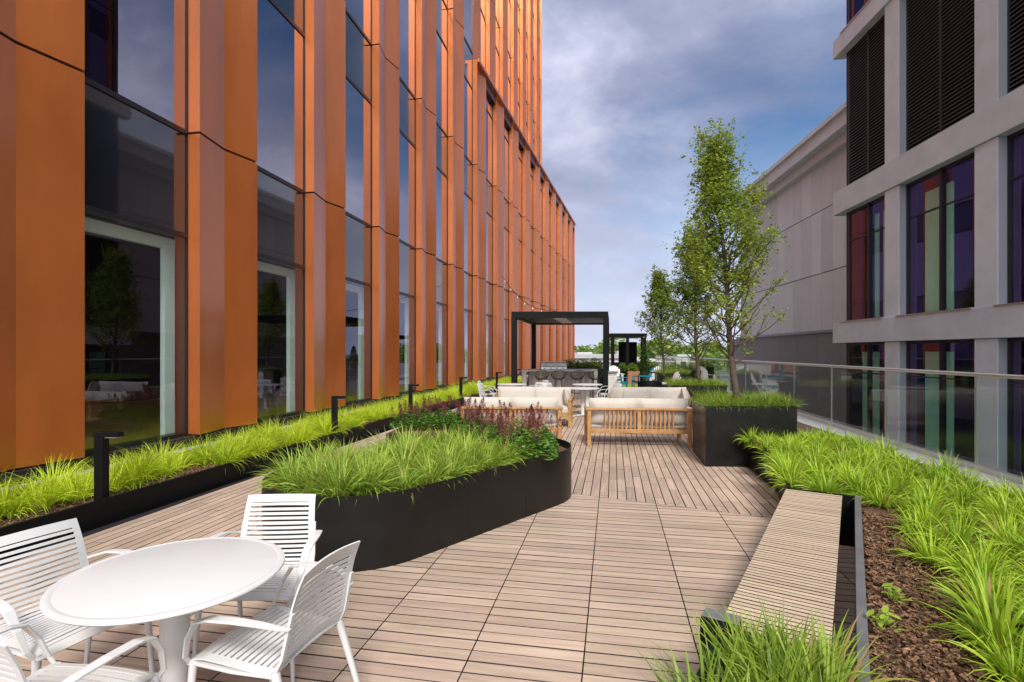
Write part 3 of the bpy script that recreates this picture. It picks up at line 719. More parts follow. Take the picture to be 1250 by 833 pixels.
# astilbe
def astilbe(seed):
    r = random.Random(seed); t_ = thing('astilbe_plant', '', 'plant')
    b = MB()
    for _ in range(620):
        a = r.uniform(0, 6.28); rad = .24*math.sqrt(r.random()); z = .30*(1-(rad/.27)**2)*r.uniform(.45, 1.1)+.03
        c = Vector((rad*math.cos(a), rad*math.sin(a), z)); s_ = r.uniform(.018, .034)
        Mx = Matrix.Translation(c) @ Matrix.Rotation(r.uniform(0, 6.28), 4, 'Z') @ Matrix.Rotation(r.gauss(0, .6), 4, 'X')
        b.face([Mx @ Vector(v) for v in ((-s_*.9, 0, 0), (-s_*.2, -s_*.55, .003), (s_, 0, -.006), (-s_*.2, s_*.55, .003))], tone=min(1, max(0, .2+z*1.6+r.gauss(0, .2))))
    for _ in range(26):
        a = r.uniform(0, 6.28); b.tube([(0, 0, 0), (.12*math.cos(a), .12*math.sin(a), .2)], [.003, .0015], 4, tone=.1)
    b.build('foliage', M['leaf_dk'], t_)
    for _ in range(r.choice((4, 5, 6))):
        a = r.uniform(0, 6.28); q = r.uniform(.02, .19); top = r.uniform(.42, .60); px, py = q*math.cos(a), q*math.sin(a); le = Vector((px, py, 0))*r.uniform(.15, .8)
        b = MB(); b.tube([(px*.5, py*.5, .05), (px+le.x, py+le.y, top)], [.003, .0015], 4, tone=.3)
        hh = r.uniform(.17, .24)
        for i in range(230):
            tt = r.random(); w0 = .055*(1-tt)**.8+.005; aa = r.uniform(0, 6.28); rad = w0*r.uniform(.2, 1)
            c = Vector((px+le.x*(1-.3*(1-tt))+rad*math.cos(aa), py+le.y*(1-.3*(1-tt))+rad*math.sin(aa), top-hh+hh*tt+rad*.5)); s_ = r.uniform(.005, .010)
            Mx = Matrix.Translation(c) @ Matrix.Rotation(r.uniform(0, 6.28), 4, 'Z') @ Matrix.Rotation(r.uniform(-1.4, 1.4), 4, 'X')
            b.face([Mx @ Vector(v) for v in ((-s_, 0, 0), (0, -s_*.6, 0), (s_, 0, 0), (0, s_*.6, 0))], tone=r.random())
        b.build('flower_plume', M['plume'], t_)
    return t_
AST = [astilbe(i+40) for i in range(4)]
sp = scatter(spf, lambda x, y: instad(x, y, .12) and along(x, y)+.25*across(x, y) >= 1.68, lambda x, y: .30, 15, 12, 9000)
far_sp = [(-1.95+.42*(i % 4)+.1*(i//4), 9.6+.42*(i//4)+.05*(i % 4)) for i in range(12)]
used = set(); rnd = random.Random(6)
for i, (x, y) in enumerate(sp+far_sp):
    k = i % 4; far = i >= len(sp)
    o = AST[k] if k not in used else dup(AST[k]); used.add(k)
    o.location = (x, y, .49 if not far else .27); o.rotation_euler = (0, 0, rnd.uniform(0, 6.28)); q = rnd.uniform(.85, 1.12); o.scale = (q, q, q)
    tag(o, 'leafy dark red plumed plant in the far planter left of the cream sofas' if far else 'leafy plant with dark red plumes at the far end of the oval planter', 'plant',
        'red plumed plants in the far planter' if far else 'red plumed plants in the oval planter')
fp = thing('square_planter', 'low black planter of red plumed plants just beyond the oval planter', 'planter')
b = MB(); b.prism([(-2.2, 9.3), (-.35, 9.3), (-.15, 10.9), (-2.0, 10.9)], 0, .28); b.build('planter_wall', M['steel_black'], fp, bevel=.01)
b = MB(); b.prism([(-2.15, 9.35), (-.42, 9.35), (-.2, 10.85), (-1.95, 10.85)], .28, .292); b.build('mulch', M['mulch'], fp)

# ------------------------------------------------------------------ right bed, bench, near planter
BD = Vector((.64, 1)).normalized(); BN = Vector((BD.y, -BD.x))        # BN points to the right
BL = Vector((2.49, 4.84))                                              # far left top corner of the bench
def bp(l, n): p = BL-BD*l+BN*n; return (p.x, p.y)
rb = thing('raised_garden_bed', 'wide raised bed of mulch and bright grass between the bench and the glass balustrade', 'planter')
RIMZ = .44
gx = lambda y: rail_x(y)-.42
b = MB()   # steel rim along the bench
rimn = .525
b.prism([bp(-.15, rimn), bp(-.15, rimn+.045), bp(7, rimn+.045), bp(7, rimn)], -.02, RIMZ); b.build('rim', M['rim'], rb, bevel=.004)
b = MB()
wall = [(3.50, 7.95), (3.22, 6.45), bp(-.14, 0.0)]
off = [(3.53, 7.95), (3.25, 6.44), bp(-.14, .03)]
b.prism([wall[0], wall[1], off[1], off[0]], -.02, RIMZ); b.prism([wall[1], wall[2], off[2], off[1]], -.02, RIMZ)
b.prism([bp(-.14, 0.03), bp(-.14, rimn), bp(-.10, rimn), bp(-.10, 0.03)], -.02, RIMZ-.002)
b.build('planter_wall', M['black'], rb)
# small recessed step light in the far wall
b = MB(); wd = (Vector(wall[0])-Vector(wall[1])).normalized(); c = Vector(wall[1])+wd*.38; nn = Vector((-wd.y, wd.x))
b.bar((c.x+nn.x*.004, c.y+nn.y*.004, .20), (c.x+wd.x*.16+nn.x*.004, c.y+wd.y*.16+nn.y*.004, .20), .012, .10, up=(0, 0, 1)); b.build('step_light', M['rim'], rb, bevel=.003)
def R_line(y): return None
bed_poly = [bp(-.12, .05), bp(-.12, rimn+.03), bp(7, rimn+.03), (gx(-2), -2.2), (gx(7.95), 7.95), (3.52, 7.95), (3.24, 6.45)]
b = MB(); 
# triangulated mulch sheet as grid clipped by polygon test
def inpoly(x, y, P):
    c = False; n = len(P)
    for i in range(n):
        x1, y1 = P[i]; x2, y2 = P[(i+1) % n]
        if (y1 > y) != (y2 > y) and x < (x2-x1)*(y-y1)/(y2-y1)+x1: c = not c
    return c
b.face([(x, y, .355) for x, y in bed_poly])
gs = .06; 
zf = lambda x, y: .37+.018*noise.noise(Vector((x*3, y*3, 1)))+.016*noise.noise(Vector((x*12, y*12, 4)))
for i in range(int(6/gs)):
    for j in range(int(11/gs)):
        x, y = -.5+i*gs, -2+j*gs
        if all(inpoly(q, r_, bed_poly) for q, r_ in ((x, y), (x+gs, y), (x, y+gs), (x+gs, y+gs))):
            b.face([(x, y, zf(x, y)), (x+gs, y, zf(x+gs, y)), (x+gs, y+gs, zf(x+gs, y+gs)), (x, y+gs, zf(x, y+gs))], tone=.35)
def cpf(r):
    l = r.uniform(.2, 5.0); return bp(l, rimn+.06+abs(r.gauss(0, .5)))
chips(b, 12000, cpf, .375, 5, .03)
b.build('mulch', M['mulch'], rb)
b = MB(); b.prism([(gx(-2), -2.2), (rail_x(-2)+.12, -2.2), (rail_x(36)+.12, 36), (gx(36), 36)], -.02, .40); b.build('concrete_ledge', M['concrete'], rb, bevel=.008)

bn = thing('slatted_bench', 'long backless bench of pale narrow wooden slats beside the raised bed', 'bench')
b = MB(); rnd = random.Random(2); l = 0.0; k = 0; pz = .455
while l < 2.86:
    q = [bp(l+.031, .0), bp(l+.031, .435), bp(l, .435), bp(l, 0)]
    tn = rnd.random()
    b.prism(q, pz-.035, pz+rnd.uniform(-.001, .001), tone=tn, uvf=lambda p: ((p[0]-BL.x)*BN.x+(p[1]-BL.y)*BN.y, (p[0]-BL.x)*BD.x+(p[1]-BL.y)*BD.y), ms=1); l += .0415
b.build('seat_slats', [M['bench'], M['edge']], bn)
b = MB(); b.prism([bp(2.85, .03), bp(2.85, .06), bp(0, .06), bp(0, .03)], pz-.12, pz-.036); b.prism([bp(2.85, .36), bp(2.85, .40), bp(0, .40), bp(0, .36)], pz-.12, pz-.036); b.build('support_rail', M['black'], bn)
for l in (.3, 1.5, 2.6):
    b = MB(); b.prism([bp(l+.06, .07), bp(l+.06, .35), bp(l, .35), bp(l, .07)], .0, pz-.04); b.build('leg', M['black'], bn)

nb = thing('corner_planter', 'black steel planter of upright green grass at the near end of the bench', 'planter')
b = MB()
b.prism([bp(2.90, 0), bp(2.90, .02), bp(7, .02), bp(7, 0)], -.02, .45); b.prism([bp(2.90, .02), bp(2.90, .48), bp(2.92, .48), bp(2.92, .02)], -.02, .45); b.prism([bp(2.92, .46), bp(2.92, .48), bp(7, .48), bp(7, .46)], -.02, .45)
b.build('planter_wall', M['steel_black'], nb)
b = MB(); b.prism([bp(2.93, .02), bp(2.93, .46), bp(7, .46), bp(7, .02)], .3, .38); chips(b, 1400, lambda r: bp(r.uniform(2.95, 4.3), r.uniform(.03, .45)), .385, 3); b.build('mulch', M['mulch'], nb)
lt = thing('planter_light', 'small black box light fixed at the corner of the near planter', 'light')
c = bp(2.83, -.01)
Lm = Matrix.Translation((c[0], c[1], 0)) @ Matrix.Rotation(math.atan2(BD.y, BD.x)-math.pi/2, 4, 'Z')
b = MB(); b.box(-.075, .10, -.05, .05, .30, .478, Lm); b.build('housing', M['black'], lt, bevel=.012)
b = MB(); b.box(-.068, .093, -.044, .044, .479, .486, Lm); b.build('top_plate', M['rim'], lt, bevel=.003)
b = MB(); b.tube([Lm @ Vector((.02, -.0505, .44)), Lm @ Vector((.02, -.056, .44))], .006, 10); b.build('screw', M['steel'], lt)

PR = protos('grass_clump', M['grass_right'], 5, n=135, h=.285, spread=1.5, wd=.015, droop=.52, r0=.05)
def nfromrim(x, y): return (Vector((x, y))-BL).dot(BN)-rimn
def rok(x, y):
    if not inpoly(x, y, bed_poly): return False
    if x > gx(y)-.14 or y < 1.0: return False
    n = nfromrim(x, y); l = -(Vector((x, y))-BL).dot(BD)
    if l < -.1: return n > -.62 or True
    bare = .28+.24*min(1, max(0, l/2.2))
    return n > bare
sp = scatter(lambda r: (r.uniform(1.2, 5.6), r.uniform(1.1, 7.9)), rok, lambda x, y: .215+.006*y, 150, 21, 14000)
def rlab(x, y): return ('bright green strappy grass clump at the far end of the bench by the tree planter' if y > 5.0 else 'bright green strappy grass clump in the mulch bed right of the bench')
place(PR, [(x, y, .36) for x, y in sp], rlab, 'grass', 'grass clumps in the raised bed', (.8, 1.12))
PN = protos('grass_clump', M['grass_dark'], 3, n=85, h=.37, spread=1.0, wd=.0165, droop=.32, r0=.06)
sp = [bp(3.16, .16), bp(3.22, .36), bp(3.38, .30), bp(3.04, .27), bp(3.08, .42), bp(3.26, .26), bp(3.42, .10), bp(3.3, .42), bp(3.55, .30), bp(3.6, .08), bp(3.75, .2), bp(3.12, .34), bp(3.45, .45)]
place(PN, [(x, y, .36) for x, y in sp], 'upright green grass clump in the near planter below the bench', 'grass', 'grass clumps in the near planter', (.85, 1.0))

# weeds on the mulch
for (l, n_, lb) in ((1.95, .17, 'small broad-leaved weed in the mulch beside the steel rim'), (2.35, .10, 'tiny pale seedling in the mulch nearest the camera')):
    r = random.Random(int(l*10)); b = MB(); c = bp(l, rimn+n_)
    for i in range(14):
        a = r.uniform(0, 6.28); q = r.uniform(.01, .07); s_ = r.uniform(.016, .03)
        Mx = Matrix.Translation((c[0]+q*math.cos(a), c[1]+q*math.sin(a), .39+r.uniform(0, .09))) @ Matrix.Rotation(a, 4, 'Z') @ Matrix.Rotation(r.gauss(0, .4), 4, 'Y')
        b.face([Mx @ Vector(v) for v in ((-s_, 0, 0), (-s_*.3, -s_*.6, 0), (s_*.5, -s_*.5, 0), (s_*1.2, 0, -.004), (s_*.5, s_*.5, 0), (-s_*.3, s_*.6, 0))], tone=r.uniform(.2, .6))
        b.tube([(c[0], c[1], .36), (c[0]+q*math.cos(a), c[1]+q*math.sin(a), .40+.04)], .0015, 4)
    tag(b.build('weed', M['grass_oval']), lb, 'weed')

# ------------------------------------------------------------------ balustrade
bal = thing('glass_balustrade', 'frameless glass balustrade with round steel handrail along the terrace edge', 'balustrade')
b = MB(); b.tube([(rail_x(y), y, 1.45) for y in (-2, 4, 10, 16, 22, 28, 36)], .024, 12); b.build('handrail', M['rail'], bal, smooth=True)
yy = [5.9-1.79*4+1.79*k for k in range(22)]
for y0, y1 in zip(yy[:-1], yy[1:]):
    b = MB(); b.prism([(rail_x(y0+.012)-.008, y0+.012), (rail_x(y1-.012)-.008, y1-.012), (rail_x(y1-.012)+.008, y1-.012), (rail_x(y0+.012)+.008, y0+.012)], .02, 1.43)
    b.build('glass_panel', M['railglass'], bal)
b = MB(); b.prism([(rail_x(-2)-.03, -2), (rail_x(-2)+.03, -2), (rail_x(36)+.03, 36), (rail_x(36)-.03, 36)], .40, .46); b.build('base_channel', M['rail'], bal)
for y in yy:
    b = MB(); b.box(rail_x(y)-.005, rail_x(y)+.005, y-.011, y+.011, .46, 1.43); b.build('joint_strip', M['rail'], bal)

# ------------------------------------------------------------------ trees in box planters
def tree(base, H, lean, wid, nleaf, seed, label, leafs=.045, low=.16):
    r = random.Random(seed); t_ = thing('ornamental_tree', label, 'tree', base)
    tr = MB(); tips = []
    N = 16
    def tp(f): return Vector((lean[0]*f+.03*math.sin(f*9+seed), lean[1]*f+.02*math.cos(f*7+seed), H*.93*f))
    r0 = H*.0105+.006
    tr.tube([tp(i/N) for i in range(N+1)], [r0*(1-.85*(i/N)**.9)+.003 for i in range(N+1)], 9)
    nl = 62
    env = lambda f: wid*(.55+.62*math.sin(min(1, max(0, (f-low)/(1-low)))**.85*math.pi*.93))*(1 if f < .66 else max(.10, ((1-f)/.34)**.75))
    segs = []
    for i in range(nl):
        f = low+(0.93-low)*(i+r.random())/nl; st = tp(f*.97); az = i*2.399+r.uniform(-.4, .4)
        reach = env(min(1, f+.16))*r.uniform(.55, 1.05); rise = H*r.uniform(.13, .23)*(1-.35*f)
        pts = []
        for q in range(6):
            u = q/5; pts.append(st+Vector((math.cos(az), math.sin(az), 0))*reach*(u**.8)+Vector((0, 0, rise*u**1.15))+Vector((r.gauss(0, .012), r.gauss(0, .012), 0))*(q > 0))
        rad = r0*.32*(1-f*.5)
        tr.tube(pts, [rad*(1-.8*q/5)+.0012 for q in range(6)], 5)
        segs.append((pts, f))
        for _ in range(5):
            q = r.randint(1, 4); s0 = pts[q]; a2 = az+r.gauss(0, 1.1); L = r.uniform(.15, .36)*wid/.65
            e = s0+Vector((math.cos(a2)*L*.65, math.sin(a2)*L*.65, L*r.uniform(.5, 1.3))); mid_ = (s0+e)/2+Vector((r.gauss(0, .02), r.gauss(0, .02), -.02))
            tr.tube([s0, mid_, e], [.0035, .0025, .001], 4); segs.append(([s0, mid_, e], f+.03))
    segs.append(([tp(.85), tp(.93), tp(1.0)+Vector((0, 0, H*.06))], .97)); tr.tube([tp(.97), tp(1.0)+Vector((0, 0, H*.06))], [.004, .001], 4)
    tr.build('trunk', M['bark'], t_, smooth=True)
    cr_ = MB(); wts = []
    for pts, f in segs: wts.append((.25+1.25*min(1, max(0, (f-.25)/.35)))*(1 if len(pts) > 3 else .75))
    ch = r.choices(range(len(segs)), wts, k=nleaf//8)
    for ci in ch:
        pts, f = segs[ci]; u = r.uniform(.3, 1.0)*(len(pts)-1); a = int(min(u, len(pts)-1.001)); p = pts[a].lerp(pts[a+1], u-a)
        sg = .035+.05*min(1, max(0, (f-.25)/.4)); c0 = p+Vector((r.gauss(0, sg), r.gauss(0, sg), r.gauss(0, sg)+.01)); tb_ = r.gauss(.5, .2)
        ax = Vector((r.gauss(0, 1), r.gauss(0, 1), r.uniform(.2, 1.6))).normalized()
        for q in range(r.randint(5, 11)):
            c = c0+ax*(.022*q-.08)+Vector((r.gauss(0, .022), r.gauss(0, .022), r.gauss(0, .02))); s_ = leafs*r.uniform(.5, 1.25)*.5
            Mx = Matrix.Translation(c) @ Matrix.Rotation(r.uniform(0, 6.28), 4, 'Z') @ Matrix.Rotation(r.gauss(0, .75), 4, 'X') @ Matrix.Rotation(r.gauss(.2, .4), 4, 'Y')
            cr_.face([Mx @ Vector(v) for v in ((-s_, 0, 0), (-s_*.1, -s_*.6, -.002), (s_*1.1, 0, -s_*.3), (-s_*.1, s_*.6, -.002))], tone=min(1, max(0, tb_+r.gauss(0, .14)+(.2 if f < .4 else 0))))
    cr_.build('crown', M['leaf'], t_)
    return t_
def boxplanter(x0, y0, wd, dp, h, label, finish='steel_black'):
    t_ = thing('box_planter', label, 'planter', (x0, y0, 0), -th*0.0)
    k = .185
    def q(a, c): return (a+c*k, c-a*.03)
    b = ring_wall([q(0, 0), q(wd, 0), q(wd, dp), q(0, dp)], [q(.02, .02), q(wd-.02, .02), q(wd-.02, dp-.02), q(.02, dp-.02)], 0, h); b.build('planter_wall', M[finish], t_)
    b = MB(); b.face([(*q(.02, .02), h-.07), (*q(wd-.02, .02), h-.07), (*q(wd-.02, dp-.02), h-.07), (*q(.02, dp-.02), h-.07)]); b.build('mulch', M['mulch'], t_)
    return t_, (lambda a, c: (x0+q(a, c)[0], y0+q(a, c)[1]))
PB = protos('grass_clump', M['grass_dark'], 4, n=210, h=.27, spread=1.35, wd=.0075, droop=.6, r0=.08)
box_spots = []
tp1, q1 = boxplanter(2.87, 7.9, 1.34, 1.25, .90, 'tall black metal box planter with the nearest tree beside the raised bed')
tree((*q1(.62, .62), .82), 4.5, (-.36, .1), .78, 23000, 3, 'slender leafy tree in the nearest tall black planter, the largest of the row', .052)
tp2, q2 = boxplanter(3.85, 12.8, 1.30, 1.25, .90, 'second tall black metal box planter behind the cream sofas')
tree((*q2(.72, .62), .82), 4.1, (-.1, .1), .86, 17500, 8, 'middle slender tree in the second black planter', .062)
tp3, q3 = boxplanter(5.45, 20.0, 1.2, 1.2, .90, 'third black box planter with the farthest tree of the row')
tree((*q3(.32, .6), .82), 4.1, (-.2, .1), .84, 14500, 14, 'farthest and smallest slender tree of the row of three', .075)
for q, nx, ny, lb in ((q1, 6, 5, 'fine grass clump around the trunk in the nearest box planter'), (q2, 5, 4, 'fine grass clump in the second box planter'), (q3, 5, 3, 'fine grass clump in the third box planter')):
    W_ = {id(q1): 1.34, id(q2): 1.3, id(q3): 1.2}[id(q)]
    spx = [(*q(.12+(W_-.24)*i/(nx-1)+random.uniform(-.03, .03), .12+.98*j/(ny-1)+random.uniform(-.03, .03)), .83) for i in range(nx) for j in range(ny)]
    P2 = [p.copy() for p in PB] if q is not q1 else PB
    if q is not q1:
        for p in P2: C.objects.link(p)
    place(P2, spx, lb, 'grass', 'grass clumps in a box planter', (.85, 1.2))

# ------------------------------------------------------------------ white slatted chairs and tables
def chair(mt=None):
    t_ = thing('slatted_armchair', '', 'chair'); mt = mt or M['white']
    # local: faces +Y (front), width along X
    def rows(prof_, wfun, n0, gap, marg, dish):
        b = MB(); acc = [0]
        for a, c in zip(prof_[:-1], prof_[1:]): acc.append(acc[-1]+math.hypot(c[0]-a[0], c[1]-a[1]))
        Lt = acc[-1]
        def at(d_):
            d_ = min(max(d_, 0), Lt)
            for k in range(len(acc)-1):
                if d_ <= acc[k+1]+1e-9:
                    f = (d_-acc[k])/(acc[k+1]-acc[k]); return (prof_[k][0]+(prof_[k+1][0]-prof_[k][0])*f, prof_[k][1]+(prof_[k+1][1]-prof_[k][1])*f), ((prof_[k+1][0]-prof_[k][0]), (prof_[k+1][1]-prof_[k][1]))
        nx = 8
        def strip(d0, d1, x0f=-1, x1f=1, n=nx):
            vs_ = []
            for d_ in (d0, d1):
                (y, z), (ty, tz) = at(d_); q = math.hypot(ty, tz); ny_, nz_ = -tz/q, ty/q; w = wfun(d_/Lt)
                row = []
                for i in range(n+1):
                    xf = x0f+(x1f-x0f)*i/n; dd = -dish*(1-xf*xf)
                    row.append(((xf*w, y+ny_*dd, z+nz_*dd), (xf*w, y+ny_*(dd-.007), z+nz_*(dd-.007))))
                vs_.append(row)
            for i in range(n):
                A, B = vs_[0], vs_[1]
                b.face([A[i][0], A[i+1][0], B[i+1][0], B[i][0]]); b.face([B[i][1], B[i+1][1], A[i+1][1], A[i][1]])
                b.face([A[i][1], A[i+1][1], A[i+1][0], A[i][0]]); b.face([B[i][0], B[i+1][0], B[i+1][1], B[i][1]])
            for e in (0, n): b.face([vs_[0][e][0], vs_[1][e][0], vs_[1][e][1], vs_[0][e][1]])
        strip(0, marg[0]); strip(Lt-marg[1], Lt)
        seg = 8
        for sgn in (-1, 1):
            for k in range(seg):
                d0 = marg[0]+(Lt-marg[0]-marg[1])*k/seg; d1 = marg[0]+(Lt-marg[0]-marg[1])*(k+1)/seg
                strip(d0, d1, -1 if sgn < 0 else .84, -.84 if sgn < 0 else 1, 1)
        span = Lt-marg[0]-marg[1]
        for k in range(n0):
            a = marg[0]+span*(k+.5)/n0; hw = span/n0*(1-gap)/2; strip(a-hw, a+hw, -.85, .85)
        return b
    seatp = [(.22, .425), (.20, .443), (.15, .452), (.05, .446), (-.06, .436), (-.15, .432), (-.20, .438)]
    backp = [(-.205, .448), (-.228, .50), (-.245, .58), (-.262, .68), (-.285, .76), (-.315, .83)]
    rows(seatp, lambda t: .235-.012*t, 13, .34, (.04, .012), .012).build('seat', mt, t_)
    rows(backp, lambda t: .225-.025*t, 13, .42, (.012, .045), .022).build('backrest', mt, t_)
    for sg in (-1, 1):
        b = MB(); b.ribbon([(sg*.232, .205, .43), (sg*.262, .20, .47), (sg*.278, .17, .56), (sg*.284, .12, .635), (sg*.284, .06, .655), (sg*.282, -.06, .662), (sg*.268, -.16, .655), (sg*.236, -.235, .632), (sg*.214, -.262, .620)], (1, 0, 0), [.020, .024, .030, .042, .046, .044, .038, .026, .02], .010); b.build('armrest', mt, t_, bevel=.003)
        b = MB(); b.tube([(sg*.225, .195, .445), (sg*.238, .205, .25), (sg*.250, .215, .0)], [.017, .014, .010], 10); b.build('leg', mt, t_, smooth='auto')
        b = MB(); b.tube([(sg*.212, -.19, .445), (sg*.228, -.25, .24), (sg*.245, -.315, .0)], [.019, .015, .010], 10); b.build('leg', mt, t_, smooth='auto')
        b = MB(); b.ribbon([(sg*.226, .20, .432), (sg*.224, .0, .425), (sg*.214, -.19, .428), (sg*.213, -.225, .50), (sg*.205, -.265, .68)], (1, 0, 0), .022, .012); b.build('side_rail', mt, t_, bevel=.002)
    return t_
def rtable(r_, loc, label, group=None):
    t_ = thing('round_table', label, 'table', loc, 0, group)
    b = MB(); b.lathe([(0.0, .718), (r_-.03, .718), (r_-.006, .724), (r_, .731), (r_-.002, .738), (r_-.014, .742), (r_-.030, .742), (r_-.034, .7405), (r_-.038, .742), (0, .742)], 96); b.build('tabletop', M['white'], t_, smooth='auto')
    b = MB(); b.lathe([(.06, .718), (.06, .62), (.055, .30), (.055, .03), (.06, .02)], 24); b.build('pedestal', M['white'], t_, smooth='auto')
    b = MB()
    for k in range(4):
        a = math.pi/2*k+.6; b.ribbon([(0, 0, .028), (.15*math.cos(a), .15*math.sin(a), .024), (.36*math.cos(a), .36*math.sin(a), .012)], (-math.sin(a), math.cos(a), 0), [.09, .075, .05], .02)
    b.build('base', M['white'], t_, bevel=.003)
    return t_
T0 = (-1.475, 2.33)
rt = rtable(.445, (T0[0], T0[1], 0), 'round white metal table nearest the camera with four armchairs around it')
ch0 = chair()
def face(px, py, tx, ty): return math.atan2(ty-py, tx-px)-math.pi/2
def putchair(x, y, rz, label, group, first=[True]):
    if first[0]: o = ch0; first[0] = False
    else: o = dup(ch0)
    o.location = (x, y, 0); o.rotation_euler = (0, 0, rz); tag(o, label, 'chair', group); return o
gc = 'white armchairs around the near table'
def bychair(bx, by, fx, fy, label):     # back-top centre and facing direction
    f = Vector((fx, fy)).normalized(); x, y = bx+f.x*.305, by+f.y*.305
    putchair(x, y, math.atan2(f.y, f.x)-math.pi/2, label, gc)
bychair(-1.40, 3.24, .05, -1, 'white slatted armchair on the far side of the near table by the oval planter')
bychair(-2.35, 2.60, .93, -.37, 'white slatted armchair on the left side of the near table, cut by the frame edge')
bychair(-.76, 2.26, -.96, .27, 'white slatted armchair on the right side of the near table, seen from behind')
bychair(-1.69, 1.61, .16, 1, 'white slatted armchair nearest the camera at the bottom left corner')
gf = 'far white table sets'
for (x, y, lb) in ((1.89, 14.2, 'white round table in front of the right pair of far tables'), (2.25, 15.9, 'white round table at the back right, close to the bar stools'), (.05, 14.5, 'white round table in front of the left pair of far tables'), (0.0, 16.0, 'white round table at the back left near the pergola post')):
    o = dup(rt, loc=(x, y, 0), label=lb, group=gf)
for (x, y, tx, ty, lb) in ((2.62, 14.5, 1.89, 14.2, 'white armchair turned left at the right side of the far front table'), (1.22, 14.75, 1.89, 14.2, 'white armchair at the left side of the far front right table'),
                           (2.9, 16.0, 2.25, 15.9, 'white armchair at the right of the back right table'), (.60, 15.0, .05, 14.5, 'white armchair between the two front far tables'),
                           (-.60, 14.7, .05, 14.5, 'white armchair at the left end of the far tables'), (-.7, 16.1, 0, 16, 'white armchair at the left of the back left table'), (.75, 16.3, 0, 16, 'white armchair at the right of the back left table')):
    putchair(x, y, face(x, y, tx, ty), lb, gf)

# ------------------------------------------------------------------ sofas
def pillow(w, h, t, seed=0, nx=14, ny=10, pw=4.0):
    b = MB(); V = {}
    for sgn in (1, -1):
        for i in range(nx+1):
            for j in range(ny+1):
                u, v = -1+2*i/nx, -1+2*j/ny
                edge = (1-abs(u)**pw)*(1-abs(v)**pw); d_ = t/2*max(0, edge)**.5
                kx = 1-.035*(1-abs(v)**2)*0-.03*(1-abs(v))*(abs(u) > .8); 
                wr = .012*noise.noise(Vector((u*2.2+seed, v*2.2, sgn)))*(edge**.3 if edge > 0 else 0)
                V[(sgn, i, j)] = len(b.v); b.v.append((u*w/2*(1-.02*math.cos(v*1.5)), sgn*(d_+wr), v*h/2*(1-.03*math.cos(u*1.4))))
        for i in range(nx):
            for j in range(ny):
                q = [V[(sgn, i, j)], V[(sgn, i+1, j)], V[(sgn, i+1, j+1)], V[(sgn, i, j+1)]]
                b.f.append(tuple(q if sgn < 0 else reversed(q))); b.m.append(0); b.t.append(.5); b.uv.append(None)
    return b
def sofa():
    t_ = thing('teak_sofa', '', 'sofa')       # local: back at y=0 faces -Y side, seat toward +Y; width X
    W2 = .925; 
    for x in (-W2+.035, W2-.035):
        b = MB(); b.box(x-.035, x+.035, 0, .055, 0, .655); b.build('leg', M['teak'], t_, bevel=.006)
        b = MB(); b.box(x-.035, x+.035, .78, .84, 0, .60); b.build('leg', M['teak'], t_, bevel=.006)
        b = MB(); b.box(x-.045, x+.045, .03, .86, .60, .635); b.build('armrest', M['teak'], t_, bevel=.006)
        b = MB(); b.box(x-.02, x+.02, .056, .78, .24, .31); b.build('side_rail', M['teak'], t_, bevel=.004)
    b = MB(); b.box(-W2-.03, W2+.03, -.015, .065, .655, .695); b.build('top_rail', M['teak'], t_, bevel=.008)
    b = MB(); b.box(-W2+.071, W2-.071, .0, .05, .24, .315); b.box(-W2+.071, W2-.071, .79, .83, .24, .31); b.build('seat_rail', M['teak'], t_, bevel=.005)
    b = MB(); n = 17
    for i in range(n):
        x = -.60+1.20*i/(n-1)
        if i == n//2: b.box(x-.03, x+.03, .008, .045, .315, .655, tone=.9); continue
        b.box(x-.0145, x+.0145, .010, .040, .315, .655, tone=random.random())
    b.build('back_slats', M['teak'], t_)
    for i, x in enumerate((-.435, .435)):
        o = pillow(.90, .52, .20, seed=i*3.3).build('back_cushion', M['cushion'], t_, smooth=True, loc=(x, .17, .61)); o.rotation_euler = (R(9), 0, 0)
        b = MB(); b.box(-.425, .425, -.33, .33, -.075, .075); o = b.build('seat_cushion', M['cushion'], t_, bevel=.04, loc=(x, .50, .38))
    return t_
sf = sofa()
gs_ = 'teak sofas with cream cushions'
for i, (x, y, rz, lb) in enumerate([(2.28, 9.53, -R(4), 'teak sofa with cream cushions seen from behind, right of the walkway'), (-.02, 9.75, -R(3), 'teak sofa with cream cushions half hidden behind the red plumes'),
                                    (3.27, 12.85, math.pi-R(5), 'cream cushioned teak sofa facing the camera before the second tree planter'), (.55, 12.95, math.pi-R(9), 'cream cushioned teak sofa facing the camera left of the white tables')]):
    o = sf if i == 0 else dup(sf)
    o.location = (x, y, 0); o.rotation_euler = (0, 0, rz); tag(o, lb, 'sofa', gs_)
pl = pillow(.45, .45, .16, 9, 10, 10, 3).build('throw_pillow', M['cushion'], smooth=True); first = True
for (x, y, z, rz, lb) in ((.72, 10.15, .63, R(62), 'cream throw pillow leaning on the right arm of the left sofa'), (1.30, 12.55, .62, R(80), 'cream throw pillow at the right arm of the sofa by the white tables'),
                          (2.44, 12.5, .64, -R(60), 'cream throw pillow at the left end of the sofa facing the camera'), (4.06, 12.45, .64, R(62), 'cream throw pillow at the right end of the sofa facing the camera')):
    o = pl if first else pl.copy()
    if not first: C.objects.link(o)
    first = False; o.location = (x, y, z); o.rotation_euler = (R(-14), R(6), rz); tag(o, lb, 'pillow', 'throw pillows')
